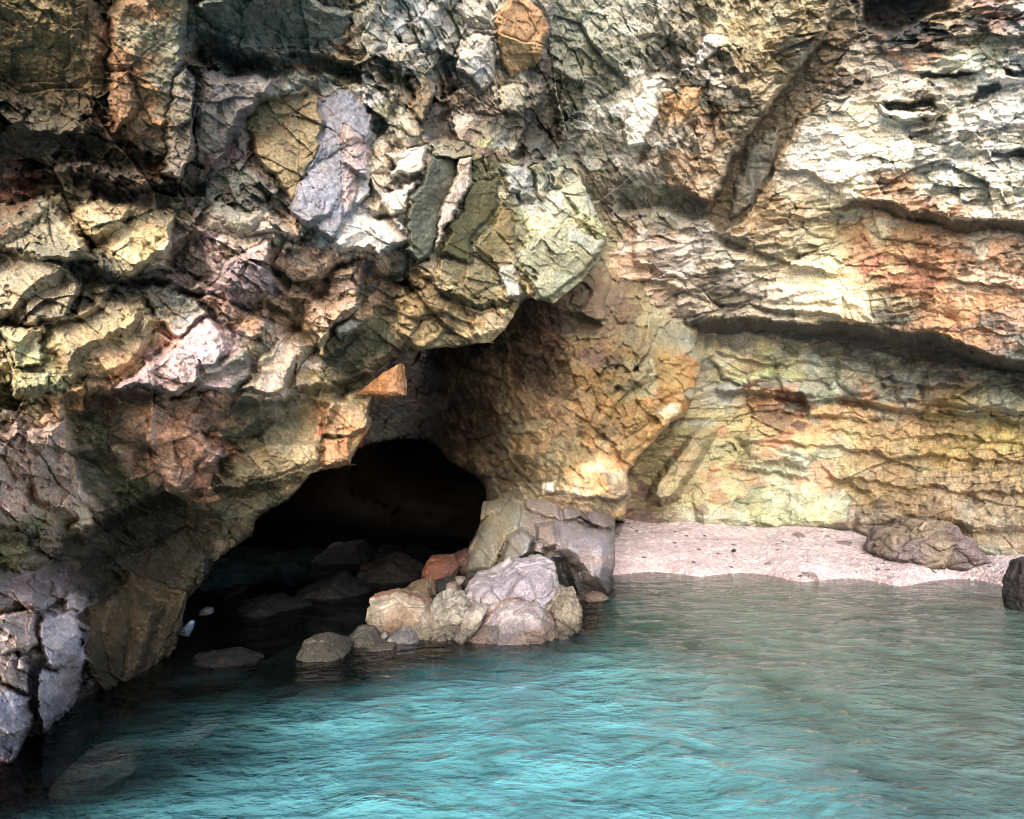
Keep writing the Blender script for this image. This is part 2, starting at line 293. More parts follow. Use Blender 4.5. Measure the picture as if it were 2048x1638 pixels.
A_POLY = [
 ("1390,-60 1650,-60 1600,120 1480,300 1410,420 1290,340 1340,200 1400,90", .05, 0, 0, None, 30, 1.15),
 ("1385,642 1440,634 1560,650 1690,646 1800,660 1900,674 1990,710 2440,764 2440,800 1960,735 1850,716 1730,698 1600,682 1500,672 1420,668 1390,660", 0, 0, 0, "!484a49", 3, .5),  # shadowed underside of the main ledge put into the colour
 ("1640,415 1700,405 1760,403 1840,425 1930,440 2440,474 2440,498 1930,462 1840,447 1750,424", 0, 0, 0, "!6a5a4a", 3, .5),  # upper ledge: underside shade painted as a brown strip
  ("1560,-60 1692,-40 1640,80 1560,190 1490,280 1440,370 1405,430 1370,400 1400,300 1440,200 1500,100", .25, .10, 0, None, 14, 1),
 ("1690,-60 1722,60 1652,170 1602,250 1566,330 1490,440 1440,475 1405,430 1440,370 1490,280 1560,190 1640,80", -.34, .27, .02, '!6e604c', 8, .3),
 ("1640,170 1700,95 1640,190 1590,300 1560,350 1545,330", -.1, -.1, 0, '7d6440', 10, .5),
  ("1490,300 1560,250 1555,330 1490,430 1450,440", -.36, .26, 0, '!75746c', 8, .15),
 ("1275,70 1310,58 1345,66 1358,100 1372,130 1350,158 1318,150 1300,166 1278,140 1284,110", -.16, 0, -.1, '2a2b2d', 10, .8),
 ("1575,330 1540,410 1500,462 1488,450 1520,380 1560,335", -.1, .3, .1, '7a5c3c', 10, .3),
  ("1225,365 1290,345 1370,375 1415,405 1410,440 1330,425 1240,430", -.22, 0, -.5, '62645a', 10, .5),
 ("1265,440 1330,425 1412,445 1405,500 1380,560 1320,560 1270,520", .12, -.1, .1, None, 10, .8),
 ("1420,450 1450,470 1500,475 1490,500 1440,490", -.15, 0, -.4, '7c7c6c', 8, .5),
    ("1400,705 1440,695 1500,700 1545,715 1550,760 1500,775 1440,760", .16, .05, .12, None, 12, .7),
 ("1550,705 1640,710 1660,760 1640,790 1570,785 1552,750", .10, -.05, .10, None, 12, .7),
 ("1665,718 1750,730 1770,790 1720,800 1670,775", .14, 0, .12, None, 12, .7),
 ("1775,735 1830,745 1850,800 1790,800", .10, 0, .1, None, 12, .7),
 ("1850,752 1980,765 2100,775 2100,825 1960,825 1850,810", .16, 0, .1, None, 12, .8),
 ("1400,775 1460,765 1500,790 1490,815 1440,820 1405,805", .05, 0, -.2, '8b9290', 10, .6),
 ("1555,785 1610,785 1620,800 1620,825 1590,820 1555,805", -.15, 0, -.3, '592b25', 6, .4),
 ("1575,765 1605,762 1602,780 1578,782", .1, 0, 0, 'b98a66', 4, .4),
 ("1620,800 1700,815 1760,825 1755,845 1690,845 1625,835", .14, 0, .1, None, 8, .7),
 ("1500,835 1570,830 1625,850 1640,900 1610,945 1560,930 1510,920 1480,880", .22, .05, .05, None, 22, .9),
 ("1380,870 1440,860 1420,900 1400,930 1360,990 1320,1010 1290,1000 1330,930", .55, -.25, .1, 'a29660', 14, .8),
   ("1400,960 1500,945 1600,965 1690,985 1710,1010 1700,1060 1400,1060 1380,1000", .25, 0, .35, None, 22, .8),
 ("1700,985 1850,990 1950,1005 2100,1020 2100,1070 1950,1065 1880,1040 1780,1050 1720,1080 1695,1040", .2, 0, .1, None, 18, .9),
 ("1715,1060 1790,1050 1800,1100 1760,1110 1725,1100", .35, 0, .3, '8d7f68', 16, .9),
 ("1730,-40 1900,-40 1890,15 1830,50 1770,60 1730,40", -.5, 0, -.2, '33373a', 14, .6),  # dark hole, its shade put into the colour
  ("1285,165 1330,160 1320,200 1290,290 1250,300 1245,260", .16, .05, .05, 'f0e8dc', 6, .6),
 ("1335,180 1350,190 1320,260 1290,320 1275,330 1290,270", -.02, .3, 0, '6c4d28', 6, .9),
 ("1365,180 1400,185 1390,220 1350,270 1345,230", .12, 0, 0, 'c48c40', 5, .7),
 ("1400,75 1440,70 1435,110 1400,135", .12, 0, .05, 'cfccd2', 5, .5),
 ("1770,205 1870,195 1880,215 1800,225 1780,245", -.2, 0, -.3, '5d5850', 6, .6),
 ("1760,215 1780,222 1880,228 1870,240 1810,250 1760,235", .12, 0, 0, 'a8a4a0', 6, .5),
 ("1950,180 2000,168 2005,180 1970,200 1940,205", -.2, 0, -.2, '4c4038', 5, .6),
 ("1975,300 2100,290 2100,312 1980,312", -.25, 0, -.2, '55565a', 5, .6),
 ("2010,140 2100,125 2100,145 2020,152", -.2, 0, -.2, '3e3e42', 5, .6),
 ("1840,150 1940,140 1950,148 1850,160", -.12, 0, -.2, '6a7062', 4, .6),
 ("1530,560 1690,585 1690,640 1520,625", .10, 0, .1, None, 10, .7),
]
A_LED = [("1370,638 1440,630 1560,646 1690,642 1800,656 1900,670 1990,706 2440,760", 34, .62, 300),
 ("1640,412 1700,402 1760,400 1840,422 1930,436 2440,470", 26, .30, 120), ("1400,768 1500,778 1560,792 1700,800 1850,822 2440,850", 14, .26, 90), ("1380,700 1450,706 1560,720 1700,735 1860,765 2440,800", 8, .10, 40), ("1450,905 1520,880 1640,885 1800,905 2000,915 2440,925", 9, .12, 50),
 ("1440,925 1530,938 1610,958 1640,975", 12, .16, 60), ("1630,912 1665,938 1725,972 1760,990", 12, .18, 60), ("1415,458 1500,488 1600,533 1700,548", 10, .13, 55),
 ("1220,548 1330,568 1420,598 1600,626 1720,640", 8, .08, 30), ("1500,592 1600,606 1700,612", 7, .06, 30), ("1750,205 1800,198 1900,196", 14, .14, 40), ("1740,238 1800,248 1900,230", 12, .10, 40),
 ("1830,545 1930,560 2100,572 2300,580", 6, .10, 40), ("1640,940 1800,965 1960,975 2200,985", 8, .10, 50), ("1930,185 1990,165 2100,140", 10, .14, 40), ("1970,300 2050,292 2200,292", 14, .16, 40),
 ("1830,152 1900,142 1990,140", 8, .10, 40), ("1540,330 1620,352 1700,390", 10, .10, 50), ("1620,860 1760,868 1900,872 2100,880", 6, .06, 40), ("1400,270 1500,290 1620,300", 6, 0, 40)]
def a_extra(X, Y, WX, WY):
    v = WY + WX * .13 if False else WY - .10 * (WX - 1700)
    t = v / 58.0 + 1.5 * fbm(WX / 260, WY / 90, 901, 3)
    f = t - np.floor(t)
    led = np.where(f < .8, f / .8, (1 - f) / .2)          # bed by bed: bulges out then cuts back under
    m = sstep(380, 480, Y) 
    m2 = sstep(1380, 1480, X + .5 * (Y - 300))
    n = hsh(np.floor(t), np.floor(t) * 0 + 3, 77)
    diag = (WX * .8 + WY * .6) / 60 + 1.2 * fbm(WX / 150, WY / 150, 905, 3); fd = diag - np.floor(diag)
    pat = .35 + .65 * sstep(-.3, .35, fbm(WX / 170, WY / 60, 911, 3))
    return (led - .5) * (.02 + .09 * n) * m * pat + (np.where(fd < .85, fd / .85, (1 - fd) / .15) - .5) * .05 * (1 - m) * m2 * pat
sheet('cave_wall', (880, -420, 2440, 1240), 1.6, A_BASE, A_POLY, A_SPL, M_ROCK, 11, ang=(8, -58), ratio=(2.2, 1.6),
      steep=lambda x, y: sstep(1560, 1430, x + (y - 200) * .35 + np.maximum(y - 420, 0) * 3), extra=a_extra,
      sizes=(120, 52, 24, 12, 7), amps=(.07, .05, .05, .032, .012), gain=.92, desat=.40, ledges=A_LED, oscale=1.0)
tag(bpy.data.objects['cave_wall'], 'pale ochre and grey layered rock wall above the pebble beach', 'cave wall', kind='structure')

# ---- the spur between the beach and the tunnel
B_BASE = bp("""1150,480,9.7 1250,520,10.4 1350,560,10.9 1400,650,11.2 1350,600,11.3 1300,640,10.3 1300,700,9.6 1200,560,9.5 1100,600,8.9 1100,700,9.2 1000,600,9 1000,700,9.6 900,700,10.2 820,740,11 760,760,12 780,900,12.2 850,900,11.3 900,950,10.8 970,900,9.8
1000,1000,9.6 1050,950,9.1 1150,950,8.5 1150,850,8.7 1240,980,8.8 1100,1040,8.9 1200,1060,9 1250,850,9.1 1380,770,10 1380,830,10.2 1300,880,9.6 900,500,9 700,700,12 700,1000,13""")
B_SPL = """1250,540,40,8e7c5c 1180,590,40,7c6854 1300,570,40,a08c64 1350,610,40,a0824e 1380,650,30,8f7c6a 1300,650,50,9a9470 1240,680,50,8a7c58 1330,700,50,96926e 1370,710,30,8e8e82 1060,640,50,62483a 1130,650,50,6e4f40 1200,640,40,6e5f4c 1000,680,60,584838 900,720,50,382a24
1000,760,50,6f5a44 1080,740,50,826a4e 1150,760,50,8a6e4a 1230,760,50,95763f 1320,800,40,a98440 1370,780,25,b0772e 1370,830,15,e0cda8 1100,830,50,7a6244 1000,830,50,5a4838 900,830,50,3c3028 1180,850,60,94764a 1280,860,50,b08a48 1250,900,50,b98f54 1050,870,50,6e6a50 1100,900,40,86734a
950,900,50,58442f 1000,930,50,76613e 1050,960,50,8a7a55 1160,920,26,d8984c 1180,960,34,efd6b2 1220,930,30,dcae72 1130,970,20,f4e2c8 1235,970,20,e2bd80 1100,960,25,b39c76 860,760,50,33261f 820,860,60,1a1614 850,960,60,131211 960,980,40,3a3530 1000,1010,40,6d6658 1200,1020,50,8c7a62"""  # pale patch paints a sun glint, near-black ones the shadow towards the tunnel
B_POLY = [
 ("1195,560 1225,540 1210,640 1180,640 1150,620", .22, -.1, .1, '7c624c', 8, .4),
 ("1140,580 1180,570 1165,610 1130,605", .08, 0, .1, '6e5a4a', 6, .5),
 ("1230,540 1330,570 1360,620 1300,660 1230,650 1215,600", .18, 0, .15, None, 18, .8),
 ("1000,610 1100,600 1200,650 1180,670 1060,660 1000,650", -.25, 0, -.4, '4c3830', 14, .5),
 ("1260,690 1330,670 1395,690 1390,730 1320,760 1250,800 1200,860 1180,850 1220,760", .22, .05, .05, None, 20, .9),
 ("1330,750 1390,760 1395,800 1370,835 1300,880 1250,930 1230,900 1270,830", .25, 0, .05, None, 16, .9),
 ("1325,815 1370,808 1368,832 1335,836", .35, 0, .05, 'e4d2ae', 5, .3),
 ("1125,915 1190,905 1250,930 1258,985 1240,1004 1170,1000 1090,985 1088,960 1110,960", .22, .02, .15, None, 10, .6),
 ("1085,958 1105,958 1104,980 1086,982", .2, 0, .1, 'fff4e8', 3, .2),
 ("1010,850 1100,845 1090,865 1010,868", .06, 0, 0, '7e7a66', 6, .5),
 ("1060,740 1090,690 1110,700 1090,750", -.12, 0, 0, '4c3b2c', 6, .8),
 ("970,790 1010,800 1005,830 985,828", .12, 0, 0, '806a56', 5, .4),
]
sheet('cave_spur', (660, 400, 1460, 1080), 2.0, B_BASE, B_POLY, B_SPL, M_ROCK, 53, ang=(-52, 60), ratio=(1.35, 2), sizes=(90, 45, 22, 12, 7), amps=(.12, .09, .065, .04, .014), gain=.68,
      clip=[(700, 420), (1440, 420), (1440, 600), (1400, 650), (1388, 690), (1402, 720), (1392, 760), (1388, 800), (1372, 834), (1345, 842), (1310, 882), (1278, 915), (1250, 945), (1262, 990), (1245, 1040), (1020, 1060), (975, 1010), (965, 960), (900, 925), (860, 880), (800, 880), (700, 900)], curl=4, lip=9)
tag(bpy.data.objects['cave_spur'], 'brown and amber rough rock spur between the dark tunnel and the beach', 'rock spur', kind='structure')

# ---- the overhanging mass on the left
D_BASE = bp("""-400,-400,3.2 300,-400,3.8 800,-400,5 1250,-400,6.4 0,0,3.9 400,0,4.4 800,0,5.6 1100,0,6.9 1250,0,7.6 0,300,4.1 350,300,4.6 600,300,5.2 850,300,6.0 1050,300,7.2 1200,450,8.0 0,600,4.2 300,600,4.8 500,600,5.2 700,600,5.8
900,620,6.4 1010,640,7.0 1150,560,7.8 -400,600,3.5 -400,1000,3.2 0,900,4.0 200,850,4.7 400,800,5.2 600,800,5.9 740,800,6.4 0,1100,3.9 200,1050,5.4 400,1050,6.0 300,1130,5.9 600,940,6 370,1200,5.5 250,1250,5.1 290,1390,4.9 80,1300,3.8 0,1500,3.4 100,1500,3.8 200,1450,4.5
-400,1400,2.8 0,1700,3.2 200,1600,4.2 -400,1700,2.8""")
D_SPL = """80,60,100,584a2c 180,120,60,5c4228 60,200,80,4a4028 160,240,60,3a3428 260,80,50,6e4a2a 330,60,50,5e5844 300,180,40,7a5c34 260,240,40,8c5c34 340,220,40,5c5434 60,280,60,3c3a34 180,300,50,38341f
450,60,60,4d5450 560,50,60,56584c 650,40,50,626454 720,100,40,7c6240 680,80,30,86521f 430,200,60,5c5450 500,180,50,6e6864 560,250,50,7e6c48 600,200,50,77746e 640,300,40,9a9ba6 700,260,40,a59c9c 440,300,50,66514c 470,370,50,77756a 740,60,50,8c8c80 800,40,50,97988e
860,60,50,9a9fa0 930,80,40,a29c90 900,140,40,8f8c86 960,150,40,988c7c 820,200,40,7e6c4c 760,180,40,8d887c 700,170,30,7c7a52 980,220,40,7c6c5e 940,260,40,66554a 1040,260,40,4a463e 860,240,40,5c4a3a 790,290,40,a39684 780,380,40,b0a28c 800,430,40,a8a29c 720,450,40,a5a4a4
1040,370,40,8a8c84 1000,350,30,7a7648 960,420,40,4e4c28 1010,460,30,8c7c4c 1060,480,40,a8a484 1150,500,40,b4b490 1100,430,30,72746a 1180,450,30,8a885c 1130,380,30,777a68 1000,540,40,7c7048 920,540,40,6a6040 850,540,40,55544c 760,520,40,5c6364
60,380,60,55301c 20,430,40,6a3c20 180,360,60,54423a 250,360,50,68503c 320,380,40,6e665c 230,460,50,c2a876 90,470,50,767058 300,480,40,847a44 60,560,60,8a7a60 200,560,60,4a504c 340,560,50,5c605c 420,500,50,8a7c72 480,540,40,ae9296 540,500,30,b89a80
150,650,50,6a5c40 230,640,50,9c8454 340,620,40,8c8c82 300,720,40,a87c64 400,700,50,b4979a 60,690,40,a59c6a 60,780,40,8c8a5e 140,800,40,b4844c 470,740,40,60624a 540,730,40,b09782 600,640,40,8c6c48 680,580,40,cfa484 640,700,40,6a6048 720,680,50,3e4434 760,620,40,6c5c40
850,620,50,d0b47c 980,630,30,ccae78 930,660,30,74684a 800,700,40,544434 700,740,50,48452f 20,900,50,cca286 90,900,50,d0a88c 100,990,40,dcb8a0 20,1000,50,d4a88c 160,900,50,4a5030 220,950,50,48502e 230,850,50,5a4030 350,820,40,c69a74 380,880,40,cc9078
340,950,30,cfa688 480,860,50,4c4a38 550,880,50,6e6448 640,840,50,8a7548 690,900,30,a05c30 600,930,40,8c7a54 450,950,50,46422c 300,1040,60,26281c 400,1020,50,3a3a28 180,1080,50,26261c 100,1100,50,63553c 20,1090,40,8c8a54 60,1160,40,a08480 140,1130,40,8c7464
300,1120,60,2c2c20 250,1180,50,3c371f 340,1200,40,4c4028 230,1290,50,44381c 300,1300,50,584924 180,1350,50,362e18 120,1290,40,b8a8ac 40,1270,40,b4988a 100,1400,40,aaa0aa 30,1330,40,b09a90 30,1450,40,a29cac 20,1510,30,a87c94 200,1450,60,2a261f 300,1420,50,3a3228 100,1600,100,2c2824"""  # darkest patches on the lower slope paint its shade
D_POLY = [  # dark recesses, wedge and underside carry their shade as colour
 ("380,440 430,420 620,465 610,520 540,500 430,525", .15, 0, 0, None, 14, 2.0), ("140,325 330,350 430,430 380,460 300,400 160,350", .15, 0, 0, None, 14, 2.0),
 ("700,110 870,100 890,200 845,300 720,250", .15, 0, 0, None, 20, 1.5), ("690,540 800,540 1010,600 1000,625 860,590 740,600", .1, 0, 0, None, 12, 2.0),
 ("-60,1130 90,1120 140,1180 80,1230 -60,1230", .2, 0, 0, None, 12, 2.0), ("880,80 1000,150 1000,240 900,220", .1, 0, 0, None, 16, 1.6),
 ("-60,-60 160,-40 225,70 215,190 120,255 -60,170", .10, .05, -.15, None, 30, .25),
 ("220,20 372,-40 378,110 350,300 290,320 255,250 225,150", .28, .1, -.1, None, 16, .35),
 ("225,140 262,135 285,200 275,250 240,268 222,230", .42, 0, 0, '94643a', 14, .25),
 ("345,150 380,120 386,300 352,360 325,340", .50, .1, 0, '605a4a', 8, .3),
 ("-60,270 100,255 330,320 300,345 120,335 -60,360", -.35, 0, -.2, '2c2b28', 16, .7),
 ("385,10 520,-50 705,20 700,60 640,110 560,95 430,65", .22, 0, -.35, '4e5550', 14, .3),
 ("385,70 450,80 560,110 700,130 720,165 600,150 480,140 390,130", -.45, 0, -.3, '262726', 12, .5),
 ("700,-20 760,-20 770,100 730,130 700,110", .15, .1, 0, '6e6a5c', 10, .7),
 ("395,150 560,140 560,190 502,245 495,330 420,370 385,300", .20, .05, -.12, '6a6062', 20, .12),
 ("405,300 470,290 500,335 440,380 400,380", .1, 0, -.1, '7a5856', 16, .4),
 ("510,205 600,165 665,195 640,330 585,405 530,345 494,265", .34, .12, .05, '!84704a', 12, .18),
 ("640,195 700,185 748,230 742,320 702,470 650,485 575,410 612,340 650,260", .38, -.06, .12, '!7c7a86', 12, .12),
 ("690,240 730,290 748,330 720,400 692,435 682,320", .50, -.1, .05, 'b4948e', 8, .2),
 ("400,375 480,320 530,370 545,430 600,470 520,480 425,440", .25, .1, .1, '7c7a6e', 12, 1),
 ("700,420 760,440 810,425 822,480 760,515 680,515 645,492", .48, 0, .15, 'a9a4a2', 10, .2),
 ("620,480 700,540 650,600 560,580 540,520", -.25, 0, -.2, '33373a', 16, .7),
 ("820,480 760,520 700,530 720,570 800,560 850,520", -.2, 0, -.2, '40474a', 12, .6),
 ("145,430 210,400 300,418 345,445 340,540 252,550 200,500", .42, .05, .05, 'c0a674', 12, .7),
 ("-60,410 100,395 150,450 195,520 90,530 -60,500", .30, .1, .15, '76705a', 16, .2),
 ("160,385 330,360 350,420 200,400", -.1, 0, 0, '40342a', 10, 1),
 ("-60,520 60,512 160,570 130,645 -60,640", .40, .1, 0, '8c7e64', 12, .5),
 ("345,440 400,470 420,560 370,575 340,540", -.35, 0, 0, '2b241f', 10, .6),
 ("70,525 200,540 345,560 450,620 345,590 180,562", -.2, 0, -.3, '3a403d', 8, .8),
 ("90,650 200,590 332,640 290,705 235,755 130,765 92,705", .45, .05, .05, 'a3895a', 22, .35),
 ("280,590 352,568 402,600 425,645 360,665 312,640", .36, 0, .2, '8e8e86', 10, .6),
 ("300,720 362,660 425,645 455,662 452,700 422,762 352,790 235,782", .58, 0, .1, 'b8999c', 14, .5),
 ("430,560 470,505 545,495 555,560 520,605 460,605", .40, 0, .05, 'b09296', 10, 1),
 ("400,605 470,600 530,645 520,685 455,655", .52, 0, 0, 'be8c70', 8, .9),
 ("400,725 490,700 502,750 470,792 395,785", .36, 0, 0, '66674e', 12, .2),
 ("508,705 560,678 622,690 562,785 488,782", .44, -.1, 0, 'b79c86', 12, .3),
 ("545,570 620,600 600,660 540,680 528,640", -.25, 0, 0, '302a22', 12, .6),
 ("610,645 650,560 722,528 722,600 690,642 640,662", .42, .1, .05, 'd2a886', 8, .8),
 ("638,655 664,650 662,708 645,712", .45, 0, 0, 'd9b27c', 5, .3),
 ("676,650 700,640 722,655 710,672 685,672", .4, 0, 0, 'a09fa2', 8, .2),
 ("720,570 790,560 780,680 700,760 660,720 720,650", -.3, 0, -.1, '3c4030', 16, .7),
 ("790,600 862,570 912,620 902,672 860,690 785,672", .50, 0, .05, '!b0945e', 12, .9),
 ("935,612 1012,618 1018,650 982,686 948,672", .46, 0, 0, 'cfb07e', 10, .9),
 ("1000,520 1045,515 1042,590 1004,602", .36, .1, 0, 'a9aaab', 6, .3),
 ("848,305 905,318 905,400 882,470 860,500 820,540 808,500", .42, -.35, 0, '!565b4c', 8, .08),
 ("905,318 940,312 940,340 915,450 882,492 862,500 885,460", .58, .1, 0, '!b09c8e', 5, .3),  # lit right edge of the slab, its brightness put into the colour
 ("850,285 925,280 940,312 905,320 850,312", .44, 0, .4, '6c6c52', 5, .8),
 ("930,375 1000,358 992,410 962,450 942,530 880,515 915,450", .34, -.1, 0, '!4c4a28', 8, .2),
 ("1000,420 1022,430 1045,520 1000,530 962,500", .2, 0, 0, '80683c', 8, .8),
 ("880,520 960,520 990,560 940,590 860,560", .2, 0, 0, '706644', 8, .5),
 ("1050,470 1150,458 1208,482 1185,532 1110,602 1070,592 1048,540", .42, .1, .05, '!929274', 8, .6),
 ("1140,460 1208,480 1185,515 1150,490", .50, .1, .1, '8e948c', 6, .3),
 ("1040,560 1070,595 1110,604 1030,640", -.4, 0, 0, '28282a', 8, .4),
 ("1003,20 1030,-10 1062,0 1090,50 1085,88 1035,120 1005,130 992,60", .45, .05, .05, '!b4804c', 12, .12),
 ("998,60 1085,90 1075,130 1015,165 1003,130", .42, .02, -.2, '!b0874c', 6, .3),
 ("1093,55 1102,100 1105,200 1130,280 1095,330 1035,310 1045,270 1072,180", -.7, 0, 0, '211f1e', 10, .5),
 ("1045,280 1100,270 1100,320 1060,330", -.3, 0, 0, '55534e', 14, .5),
 ("985,180 1045,175 1045,230 1000,235", .25, 0, 0, '9c9880', 6, .4),
 ("935,80 990,70 985,150 960,170 920,140", .28, .1, 0, 'a39c98', 8, .4),
 ("855,190 900,200 905,280 850,285 840,240", -.4, 0, 0, '241e1b', 10, .6),
 ("815,120 860,110 862,220 850,240 825,215", .25, .1, 0, '85704e', 6, .2),
 ("795,90 845,90 840,160 805,160", .25, 0, 0, '98948a', 6, .4),
 ("785,300 842,285 838,350 812,355 788,345", .45, 0, .1, 'beb4a2', 6, .2),
 ("760,390 832,358 822,420 790,430", .40, 0, .1, 'b8a488', 6, .5),
 ("712,350 738,345 742,400 712,415", .5, 0, 0, 'b0aeb2', 5, .2),
 ("745,370 785,375 790,430 750,435", .42, 0, 0, '8c7a70', 14, .2),
 ("1000,330 1060,330 1062,400 1010,400", .3, 0, 0, '94949a', 12, .4),
 ("1062,335 1090,332 1088,395 1066,395", .28, 0, 0, '8e8a5c', 5, .3),
 ("1100,350 1130,342 1128,380 1102,378", .26, 0, 0, '8c8446', 10, .3),
 ("1130,405 1180,400 1185,445 1150,450", .3, 0, .1, '9c9c88', 10, .5),
 ("12,650 90,650 84,735 26,730", .35, 0, .05, 'a89e6c', 6, .35),
 ("26,740 98,752 92,810 30,800", .35, 0, .05, '908c62', 6, .3),
 ("85,792 172,768 166,822 112,832", .45, 0, .1, 'bc8a4c', 8, .5),
 ("-60,820 30,815 45,850 40,880 -60,860", .1, 0, 0, '4a4238', 8, 1),
 ("42,862 130,830 135,880 142,960 176,1045 92,1032 45,960", .55, 0, .08, '!deb69c', 10, .7),
 ("-60,870 38,855 60,950 52,1060 10,1090 -60,1090", .50, .05, .05, 'd2a68a', 12, .8),
 ("140,1010 175,1025 178,1050 150,1058", .6, 0, 0, 'e2c08e', 8, .3),
 ("135,830 280,800 290,960 200,1010 145,950", -.25, .05, 0, '424a2c', 14, .8),
 ("200,790 285,790 290,890 215,890", -.1, .2, 0, '563828', 12, .3),
 ("290,805 430,788 452,830 412,868 422,920 350,985 310,960 288,880", .42, .05, .03, 'd2a284', 10, .9),
 ("375,860 412,800 422,812 390,870", .44, 0, 0, '5b4048', 4, .3),
 ("410,905 440,905 440,930 405,945", .45, 0, 0, 'b898a4', 6, .5),
 ("415,830 560,800 640,810 620,880 500,905 430,900", -.12, 0, .1, '454a3c', 16, .6),
 ("640,805 742,785 735,850 690,872 640,862", .42, .05, -.05, 'a98c60', 8, .7),
 ("645,870 700,868 702,925 645,938", .36, 0, 0, 'a46434', 8, .6),
 ("480,900 640,880 640,940 500,962 450,930", .25, 0, -.1, '806f48', 12, .5),
 ("-60,1100 60,1150 140,1080 240,1040 500,1000 420,1120 200,1180 -60,1180", -.25, 0, -.2, '23251a', 20, .5),
 ("0,1050 50,1045 55,1110 -60,1130 -60,1060", .3, 0, 0, '8c8c50', 8, .8),
 ("-60,1150 90,1130 130,1180 80,1225 -60,1225", .25, 0, .3, 'a0847e', 14, 1),
 ("200,1130 372,1060 420,1110 372,1195 345,1280 262,1180", .15, .1, 0, '332f1f', 14, .4),
 ("180,1200 262,1150 372,1195 345,1282 290,1392 200,1400 172,1330", .08, -.15, 0, '4c3f20', 20, .25),
 ("260,1190 330,1220 300,1330 235,1385 260,1300", .25, .1, 0, '5c4b24', 18, .15),
 ("205,1190 222,1190 218,1270 200,1270", .3, 0, 0, '6c5e34', 8, .2),
 ("-20,1240 75,1225 82,1290 20,1322 -40,1310", .60, 0, .1, 'baa092', 10, .5),
 ("85,1235 150,1205 168,1290 182,1330 150,1345 80,1330", .60, -.05, .1, 'b8acb4', 8, .3),
 ("60,1340 150,1325 182,1290 160,1370 142,1420 88,1470 60,1400", .56, -.05, .05, '!b0a4b2', 8, .3),
 ("55,1330 80,1320 72,1440 52,1420", -.2, 0, 0, '2a2624', 6, .4),
 ("0,1310 55,1320 50,1375 0,1370", .55, 0, 0, 'a88c80', 8, .9),
 ("-60,1370 58,1382 68,1440 50,1500 22,1530 -60,1520", .62, .05, .1, 'a8a0b4', 12, .35),
 ("5,1500 18,1490 14,1530 2,1525", .64, 0, 0, '9a5c80', 4, .3),
 ("120,1190 160,1175 165,1215 130,1215", .6, 0, 0, 'c4b09c', 6, .3),
]
def d_extra(X, Y, WX, WY):
    n = (.62 * WX + .78 * WY) / 105 + 1.1 * fbm(WX / 240, WY / 240, 921, 3); f = n - np.floor(n)
    k = .4 + .9 * hsh(np.floor(n), np.floor((.78 * WX - .62 * WY) / 190 + .5 * fbm(WX / 100, WY / 100, 923, 2)), 5)
    prof = np.where(f < .78, f / .78, (1 - f) / .22) - .5
    m = sstep(380, 460, WY) * sstep(960, 880, WY) * sstep(800, 700, WX) + .5 * sstep(420, 340, WY) * sstep(380, 480, WX)
    return .17 * prof * k * m
D_LED = [("-420,340 0,335 150,335 340,365 400,350 520,180 700,135", 30, .15, 90), ("-420,830 90,775 230,778 350,797 470,797 600,787 760,720", 26, .24, 150),
 ("-420,1110 180,1052 290,992 420,965 520,958 640,945", 30, .25, 160), ("600,560 700,522 820,545 900,585 1060,605", 20, .2, 70), ("130,548 345,562 460,600", 16, .16, 60), ("-420,520 60,512 160,575", 14, .14, 60), ("250,470 420,560 560,610 660,700", 16, .14, 60), ("660,310 760,380 850,520", 14, .12, 60)]
D_CLIP = [(-600, -600), (1300, -600), (1180, -380), (1120, -60), (1095, 60), (1108, 180), (1135, 280), (1175, 380), (1212, 470), (1190, 530), (1150, 580), (1110, 608), (1072, 592), (1044, 600), (1012, 652), (984, 688), (900, 690), (860, 692), (800, 700), (775, 715),
          (750, 745), (748, 800), (738, 855), (704, 925), (622, 947), (580, 1000), (512, 1040), (502, 1070), (425, 1120), (402, 1170), (372, 1200), (365, 1262), (322, 1340), (288, 1402), (250, 1470), (225, 1560), (180, 1720), (-600, 1720)]
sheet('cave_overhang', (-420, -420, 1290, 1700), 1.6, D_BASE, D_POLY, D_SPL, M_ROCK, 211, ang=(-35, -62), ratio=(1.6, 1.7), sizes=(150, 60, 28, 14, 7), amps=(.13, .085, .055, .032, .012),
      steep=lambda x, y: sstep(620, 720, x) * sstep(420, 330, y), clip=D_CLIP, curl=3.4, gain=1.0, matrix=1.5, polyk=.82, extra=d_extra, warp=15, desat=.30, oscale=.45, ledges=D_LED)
tag(bpy.data.objects['cave_overhang'], 'dark fractured rock mass overhanging the tunnel and the water', 'rock overhang', kind='structure')

# ---- the tunnel behind
T_BASE = bp("""-300,500,9 200,500,10 700,500,11 1300,500,12.5 -300,900,10 200,900,12 600,900,19 900,900,20 1300,900,17 -300,1250,9.5 200,1250,11.5 450,1250,13.5 700,1230,13 900,1180,12 1300,1180,13 200,1500,8 700,1500,9 1300,1400,9 650,1100,21 500,1180,19 -300,1500,7""")
T_SPL = """500,1000,300,14110f 900,950,200,191614 450,1250,150,171311 700,1120,120,1c1816 960,1040,60,3a3838 800,1180,80,201612 300,700,300,1a1815"""  # unlit tunnel darkness put into near-black colours
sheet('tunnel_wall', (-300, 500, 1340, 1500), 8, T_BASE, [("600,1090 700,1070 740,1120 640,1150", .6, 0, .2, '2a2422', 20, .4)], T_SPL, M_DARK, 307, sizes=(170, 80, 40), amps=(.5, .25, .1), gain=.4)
tag(bpy.data.objects['tunnel_wall'], 'rock at the back of the low tunnel, its darkness put into the colour', 'cave wall', kind='structure')

